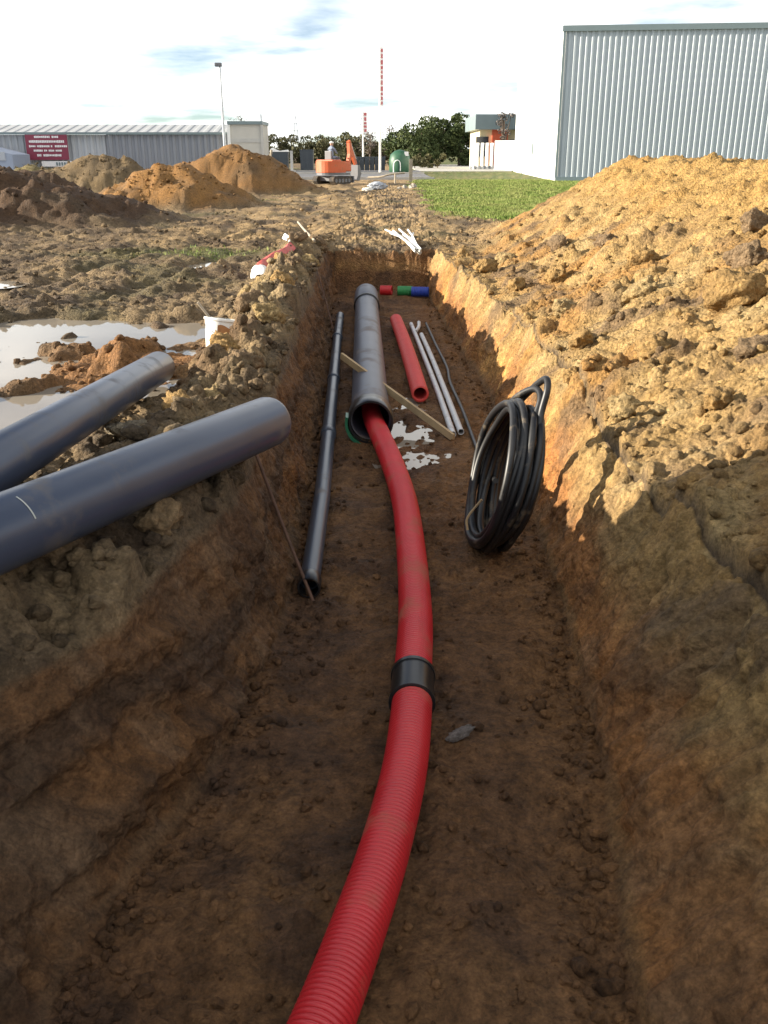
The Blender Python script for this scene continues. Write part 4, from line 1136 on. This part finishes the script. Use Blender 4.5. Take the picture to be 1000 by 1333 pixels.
v, f = big_meshes[5]; me = np_mesh('flap', v * np.array([.22, .16, .14]) + np.array([-.42, -.2, .10]), f); link('flap', me, M['white'], bgm)
for i, (x, y, s) in enumerate([(1.0, 47, .16), (1.35, 46, .2), (.75, 45.5, .13)]):
    o = big_clod(x, y, s, i, (.42, .38, .32), 'pale rubble lump lying beside the crumpled grey-white bag', 'rubble lumps by the bag')
yp = MB().box((-8.55, 20.4, .28), (.09, .07, .75), Matrix.Rotation(R(-35), 3, 'Y')).build('yellow_stake', M['yellow']); tag(yp, 'yellow stake leaning on the dark brown spoil heap', 'stake')
st = MB().tube([(-6.95, 58.0, -.1), (-6.75, 58.1, 1.0), (-6.6, 58.1, 1.75)], .07, 8).build('wooden_stake', M['oldwood'], smooth=True); tag(st, 'pale wooden stake standing between the tallest heap and the dark waste containers', 'stake')

# ------------------------------------------------------------------ excavator and driver
ex = empty('excavator', (-2.75, 52.0, gz0(-2.75, 52.0) + .0), R(-33)); tag(ex, 'small orange tracked excavator at work on the track beyond the trench', 'excavator')
for s in (-1, 1):                                   # local +y is forward
    pts = [(-.95, .22), (-.78, .05), (.78, .05), (.95, .22), (.95, .34), (.80, .50), (-.80, .50), (-.95, .34)]
    tr_ = MB().prism([(p[0], p[1]) for p in pts], s * .62 - .16, s * .62 + .16, 'yz'); t_o = tr_.build('track', M['rubber'], ex)
    for i in range(5): MB().tube([(s * .80, -.66 + i * .33, .25), (s * .62, -.66 + i * .33, .25)], .11, 12).build('roller', M['greypaint'], t_o, True)
MB().box((0, 0, .36), (.95, 1.2, .26)).build('undercarriage', M['greypaint'], ex)
MB().box((0, 1.22, .30), (1.5, .10, .38)).build('dozer_blade', M['greypaint'], ex)
hb_ = MB(); ring = []
for i in range(13):
    a = R(180 + 180 * i / 12); ring.append((.80 * math.cos(a), -.25 + .78 * math.sin(a)))
ring += [(.80, .75), (.35, .95), (-.75, .95)]
hb_.prism(ring, .56, .68, 'xy'); hb_.build('deck', M['greypaint'], ex)
ring2 = ring[:13] + [(.82, .25), (-.82, .25)]
cw = MB().prism([(p[0] * 1.02, p[1] * 1.02) for p in ring2], .70, 1.34, 'xy').build('counterweight', M['orange'], ex)
MB().box((0, -.30, 1.36), (1.2, .9, .13), None, .05).build('engine_cover', M['orange'], ex)
MB().box((.58, .55, 1.02), (.42, .75, .52), None, .06).build('side_tank', M['orange'], ex)
MB().box((-.22, .22, 1.40), (.48, .45, .16), None, .05).build('seat', M['greypaint'], ex)
MB().box((-.22, -.02, 1.66), (.48, .12, .5), None, .04).build('seat_back', M['greypaint'], ex)
for s in (-1, 1): MB().box((-.22 + s * .34, .55, 1.25), (.08, .10, .7)).build('lever_console', M['greypaint'], ex)
boom = MB().prism([(.90, .80), (1.12, .75), (1.42, 1.70), (1.34, 2.42), (1.14, 2.46), (1.20, 1.75)], .29, .49, 'yz').build('boom', M['orange'], ex)
MB().tube([(.39, 1.2, .85), (.39, 1.44, 1.70)], .055, 10).build('ram', M['steel'], boom, True)
arm_ = MB().prism([(1.12, 2.42), (1.28, 2.52), (1.98, 1.20), (1.82, 1.08), (1.40, 1.75)], .31, .47, 'yz').build('dipper_arm', M['orange'], ex)
MB().tube([(.39, 1.36, 2.42), (.39, 1.95, 1.45)], .05, 10).build('ram', M['steel'], arm_, True)
MB().prism([(1.80, 1.12), (2.04, 1.10), (2.20, .62), (1.97, .20), (1.64, .24), (1.80, .52)], .14, .64, 'yz').build('bucket', M['greypaint'], ex)

# driver
dv = empty('person', ex.matrix_world.translation)
ex.scale = (.88, .88, .88)
bpy.context.view_layer.update()
dv.scale = ex.scale
dv.location = ex.matrix_world @ Vector((-.22, .24, 1.47)); dv.rotation_euler = ex.rotation_euler
tag(dv, 'person in a grey-blue jacket and white cap sitting on the orange excavator', 'person')
def skinned(name, verts, edges_, radii, mat, parent, root=0):
    me = bpy.data.meshes.new(name); me.from_pydata(verts, edges_, []); o = link(name, me, mat, parent)
    o.modifiers.new('skin', 'SKIN'); ly = me.skin_vertices[0] if me.skin_vertices else None
    for i, r_ in enumerate(radii):
        ly.data[i].radius = (r_, r_ * .85); ly.data[i].use_root = (i == root)
    sb = o.modifiers.new('subsurf', 'SUBSURF'); sb.levels = 2; sb.render_levels = 2
    return o
skinned('body', [(0, 0, .10), (0, .01, .30), (0, .03, .50), (0, .05, .62), (0, .06, .72), (0, .075, .84),
                 (-.20, .04, .56), (-.26, .18, .34), (-.18, .40, .30), (.20, .04, .56), (.26, .18, .34), (.18, .40, .30),
                 (-.10, .03, .08), (-.13, .42, .10), (-.13, .50, -.32), (-.13, .62, -.36), (.10, .03, .08), (.13, .42, .10), (.13, .50, -.32), (.13, .62, -.36)],
        [(0, 1), (1, 2), (2, 3), (3, 4), (4, 5), (3, 6), (6, 7), (7, 8), (3, 9), (9, 10), (10, 11), (0, 12), (12, 13), (13, 14), (14, 15), (0, 16), (16, 17), (17, 18), (18, 19)],
        [.17, .16, .18, .13, .06, .10, .075, .06, .045, .075, .06, .045, .10, .08, .06, .05, .10, .08, .06, .05], M['shirt'], dv)
hd = bmesh.new(); bmesh.ops.create_uvsphere(hd, u_segments=18, v_segments=12, radius=1)
for q in hd.verts:
    nose = .022 * math.exp(-((q.co.x / .22) ** 2 + ((q.co.z + .1) / .25) ** 2)) if q.co.y > .6 else 0
    q.co = Vector((q.co.x * .095, q.co.y * .115 + nose, q.co.z * .14)) + Vector((0, .08, .835))
me = bpy.data.meshes.new('head'); hd.to_mesh(me); hd.free(); link('head', me, M['skin'], dv)
bm = bmesh.new(); bmesh.ops.create_uvsphere(bm, u_segments=16, v_segments=10, radius=1)
for q in bm.verts:
    q.co = Vector((q.co.x * .125, q.co.y * .145, max(q.co.z, -.15) * .105)) + Vector((0, .075, .885))
me = bpy.data.meshes.new('cap'); bm.to_mesh(me); bm.free(); link('cap', me, M['white'], dv)

# ------------------------------------------------------------------ trees, shrubs and far things
def tree(name, loc, h, w, mat, label, cat='tree', group=None, seed=0, n=2600, trunk=.25, clumps=16, leaf=.22, flat=1.0):
    r = np.random.default_rng(seed)
    o = empty(name, loc); tag(o, label, cat, group)
    tb_ = MB(); tb_.tube([(0, 0, -.1), (.03 * h * r.normal(), 0, h * .4), (.05 * h * r.normal(), 0, h * .75)], [.035 * h, .025 * h, .01 * h], 8)
    cs = []
    for i in range(clumps):
        a = r.uniform(0, 6.28); q = math.sqrt(r.uniform(0, 1)); z = r.uniform(trunk, .95)
        wr = w / 2 * (1 - .55 * abs((z - .5) / .5) ** 2) * flat
        cs.append((math.cos(a) * q * wr, math.sin(a) * q * wr, z * h))
    for c in cs[:9]: tb_.tube([(0, 0, h * .3), (c[0] * .5, c[1] * .5, h * .3 + (c[2] - h * .3) * .6), c], [.014 * h, .009 * h, .004 * h], 6)
    tb_.build('trunk', M['bark'], o, True)
    cs = np.array(cs); k = r.integers(0, clumps, n)
    d = r.normal(size=(n, 3)); d /= np.linalg.norm(d, axis=1)[:, None]
    rad = (r.uniform(.14, .26, clumps) * min(w, h))[k] * r.uniform(.45, 1.08, n) ** .5
    p = cs[k] + d * rad[:, None] * np.array([1.1, 1.1, .8])
    p[:, 2] = np.maximum(p[:, 2], .03 * h)
    a = r.normal(size=(n, 3)); a /= np.linalg.norm(a, axis=1)[:, None]; b_ = np.cross(a, r.normal(size=(n, 3))); b_ /= np.linalg.norm(b_, axis=1)[:, None]
    s = (leaf * r.uniform(.5, 1.2, n))[:, None]
    P = np.stack([p - a * s, p + b_ * s * .5, p + a * s, p - b_ * s * .5], 1).reshape(-1, 3)
    link('crown', np_mesh('crown', P, np.arange(n * 4).reshape(-1, 4), False), mat, o)
    return o
tg = 'trees behind the road'
for i, (x, y, h, w, mt) in enumerate([(2.2, 135, 4.3, 4.6, 'leaf_dark'), (4.6, 132, 5.6, 5.4, 'leaf_dark'), (7.4, 136, 6.2, 5.2, 'leaf_dark'), (10.2, 134, 6.4, 4.6, 'leaf_dark'), (13.0, 138, 5.8, 4.8, 'leaf_dark'), (15.8, 140, 5.6, 5.0, 'leaf_dark'), (6.0, 142, 5.8, 5.2, 'leaf_dark')]):
    tree('evergreen_tree', (x, y, 0), h, w, M[mt], ['low dark evergreen tree beside the green recycling bank', 'dense dark evergreen tree in the middle of the clump behind the grass', 'dense dark evergreen tree in the middle of the clump behind the grass', 'tallest dark evergreen tree, just before the low cream building', 'dark evergreen tree half hidden behind the white fence', 'dark evergreen tree hidden behind the low cream building', 'dense dark evergreen tree in the middle of the clump behind the grass'][i], 'tree', 'dark evergreen trees', 20 + i, 4200, .08, 22, .24)
for i, (x, y, h, w) in enumerate([(-24, 180, 5.2, 9), (-19, 185, 5.0, 8), (-14.5, 182, 4.6, 8), (-9.5, 180, 4.3, 8), (-6.0, 160, 4.6, 5), (-3.0, 165, 4.5, 5), (.2, 165, 3.6, 5)]):
    tree('olive_tree', (x, y, 0), h, w, M['leaf_olive'], 'low olive-brown tree in the hedge line behind the waste containers', 'tree', 'hedge line behind the road', 50 + i, 3000, .05, 18, .26)
for i, (x, y, h, w) in enumerate([(-24.5, 172, 8.5, 4), (.9, 150, 5.8, 4.0), (-2.3, 150, 5.4, 3)]):
    tree('bare_tree', (x, y, 0), h, w, M['leaf_bare'], ['thin bare tree beside the beige block', 'thin bare tree beside the tall banner mast', 'thin bare tree behind the short banner mast'][i], 'tree', None, 80 + i, 420, .3, 14, .16)
tree('young_tree', (12.6, 104, 0), 6.3, 1.9, M['leaf_bare'], 'slender young tree in front of the low cream building', 'tree', None, 95, 420, .45, 10, .14)
for i, (x, y, h, w) in enumerate([(3.5, 112, 1.6, 3.2), (6.2, 114, 1.5, 3.4)]):
    tree('shrub', (x, y, 0), h, w, M['leaf_olive'], 'low brownish shrub below the dark evergreen trees', 'shrub', 'shrubs below the evergreens', 110 + i, 1200, .1, 10, .16)

def pylon(loc, h, label):
    o = empty('pylon', loc); tag(o, label, 'pylon', 'pylons on the horizon')
    b_ = MB()
    for sx in (-1, 1):
        for sy in (-1, 1): b_.tube([(sx * h * .11, sy * h * .11, 0), (sx * h * .03, sy * h * .03, h * .7), (0, 0, h)], .16, 6)
    b_.build('legs', M['steel'], o)
    for z in (.62, .78): MB().box((0, 0, h * z), (h * .42 * (1.5 - z), .3, .3)).build('cross_arm', M['steel'], o)
pylon((-46, 520, 0), 21, 'small steel pylon on the horizon above the hedge line, beside the bare tree')
pylon((-14, 620, 0), 24, 'small steel pylon on the horizon above the orange excavator')
hg = tag(MB().prism([(-260, 0), (-260, 4), (-120, 6), (-60, 5), (-20, 8), (40, 7.5), (60, 5), (200, 4), (260, 0)], 700, 760).build('hills', M['leaf_olive']), kind='structure')

# ------------------------------------------------------------------ unseen steel container, added on the left to shade the near end of the trench
ct = empty('shade_container', (-6.25, -2.0, 0)); tag(ct, 'unseen blue-grey steel container added left of the trench to shade its near end', 'container')
CL, CW, CH = 12.19, 2.44, 2.62
def cwall(n_side, length):
    b_ = MB(); pts = []; x = -length / 2 + .1
    while x < length / 2 - .1:
        for u, e in ((0, 0), (.07, 0), (.105, -.036), (.175, -.036), (.21, 0)): pts.append((min(x + u, length / 2 - .08), e))
        x += .21
    n = len(pts)
    b_.add([(p[0], p[1], .16) for p in pts] + [(p[0], p[1], CH - .10) for p in pts], [(i, i + 1, n + i + 1, n + i) for i in range(n - 1)])
    return b_
for ang, off, ln in ((90, (CW / 2, 0), CL), (-90, (-CW / 2, 0), CL), (180, (0, CL / 2), CW), (0, (0, -CL / 2), CW)):
    o = cwall(0, ln).build('shade_container_side', M['container'], ct); o.rotation_euler = (0, 0, R(ang)); o.location = (off[0], off[1], .1)
MB().box((0, 0, CH + .06), (CW - .02, CL - .02, .06)).build('roof', M['container'], ct)  # roof of the added unseen container
for sx in (-1, 1):
    for sy in (-1, 1): MB().box((sx * (CW / 2 - .06), sy * (CL / 2 - .06), CH / 2 + .1), (.16, .16, CH)).build('shade_container_post', M['container'], ct)
    MB().box((sx * (CW / 2 - .03), 0, .16), (.10, CL - .3, .16)).build('bottom_rail', M['container'], ct)
    MB().box((sx * (CW / 2 - .03), 0, CH + .03), (.10, CL - .3, .12)).build('shade_container_rail', M['container'], ct)
for sy in (-1, 0, 1): MB().box((0, sy * 5, .03), (2.4, .25, .22)).build('sleeper', M['oldwood'], ct)
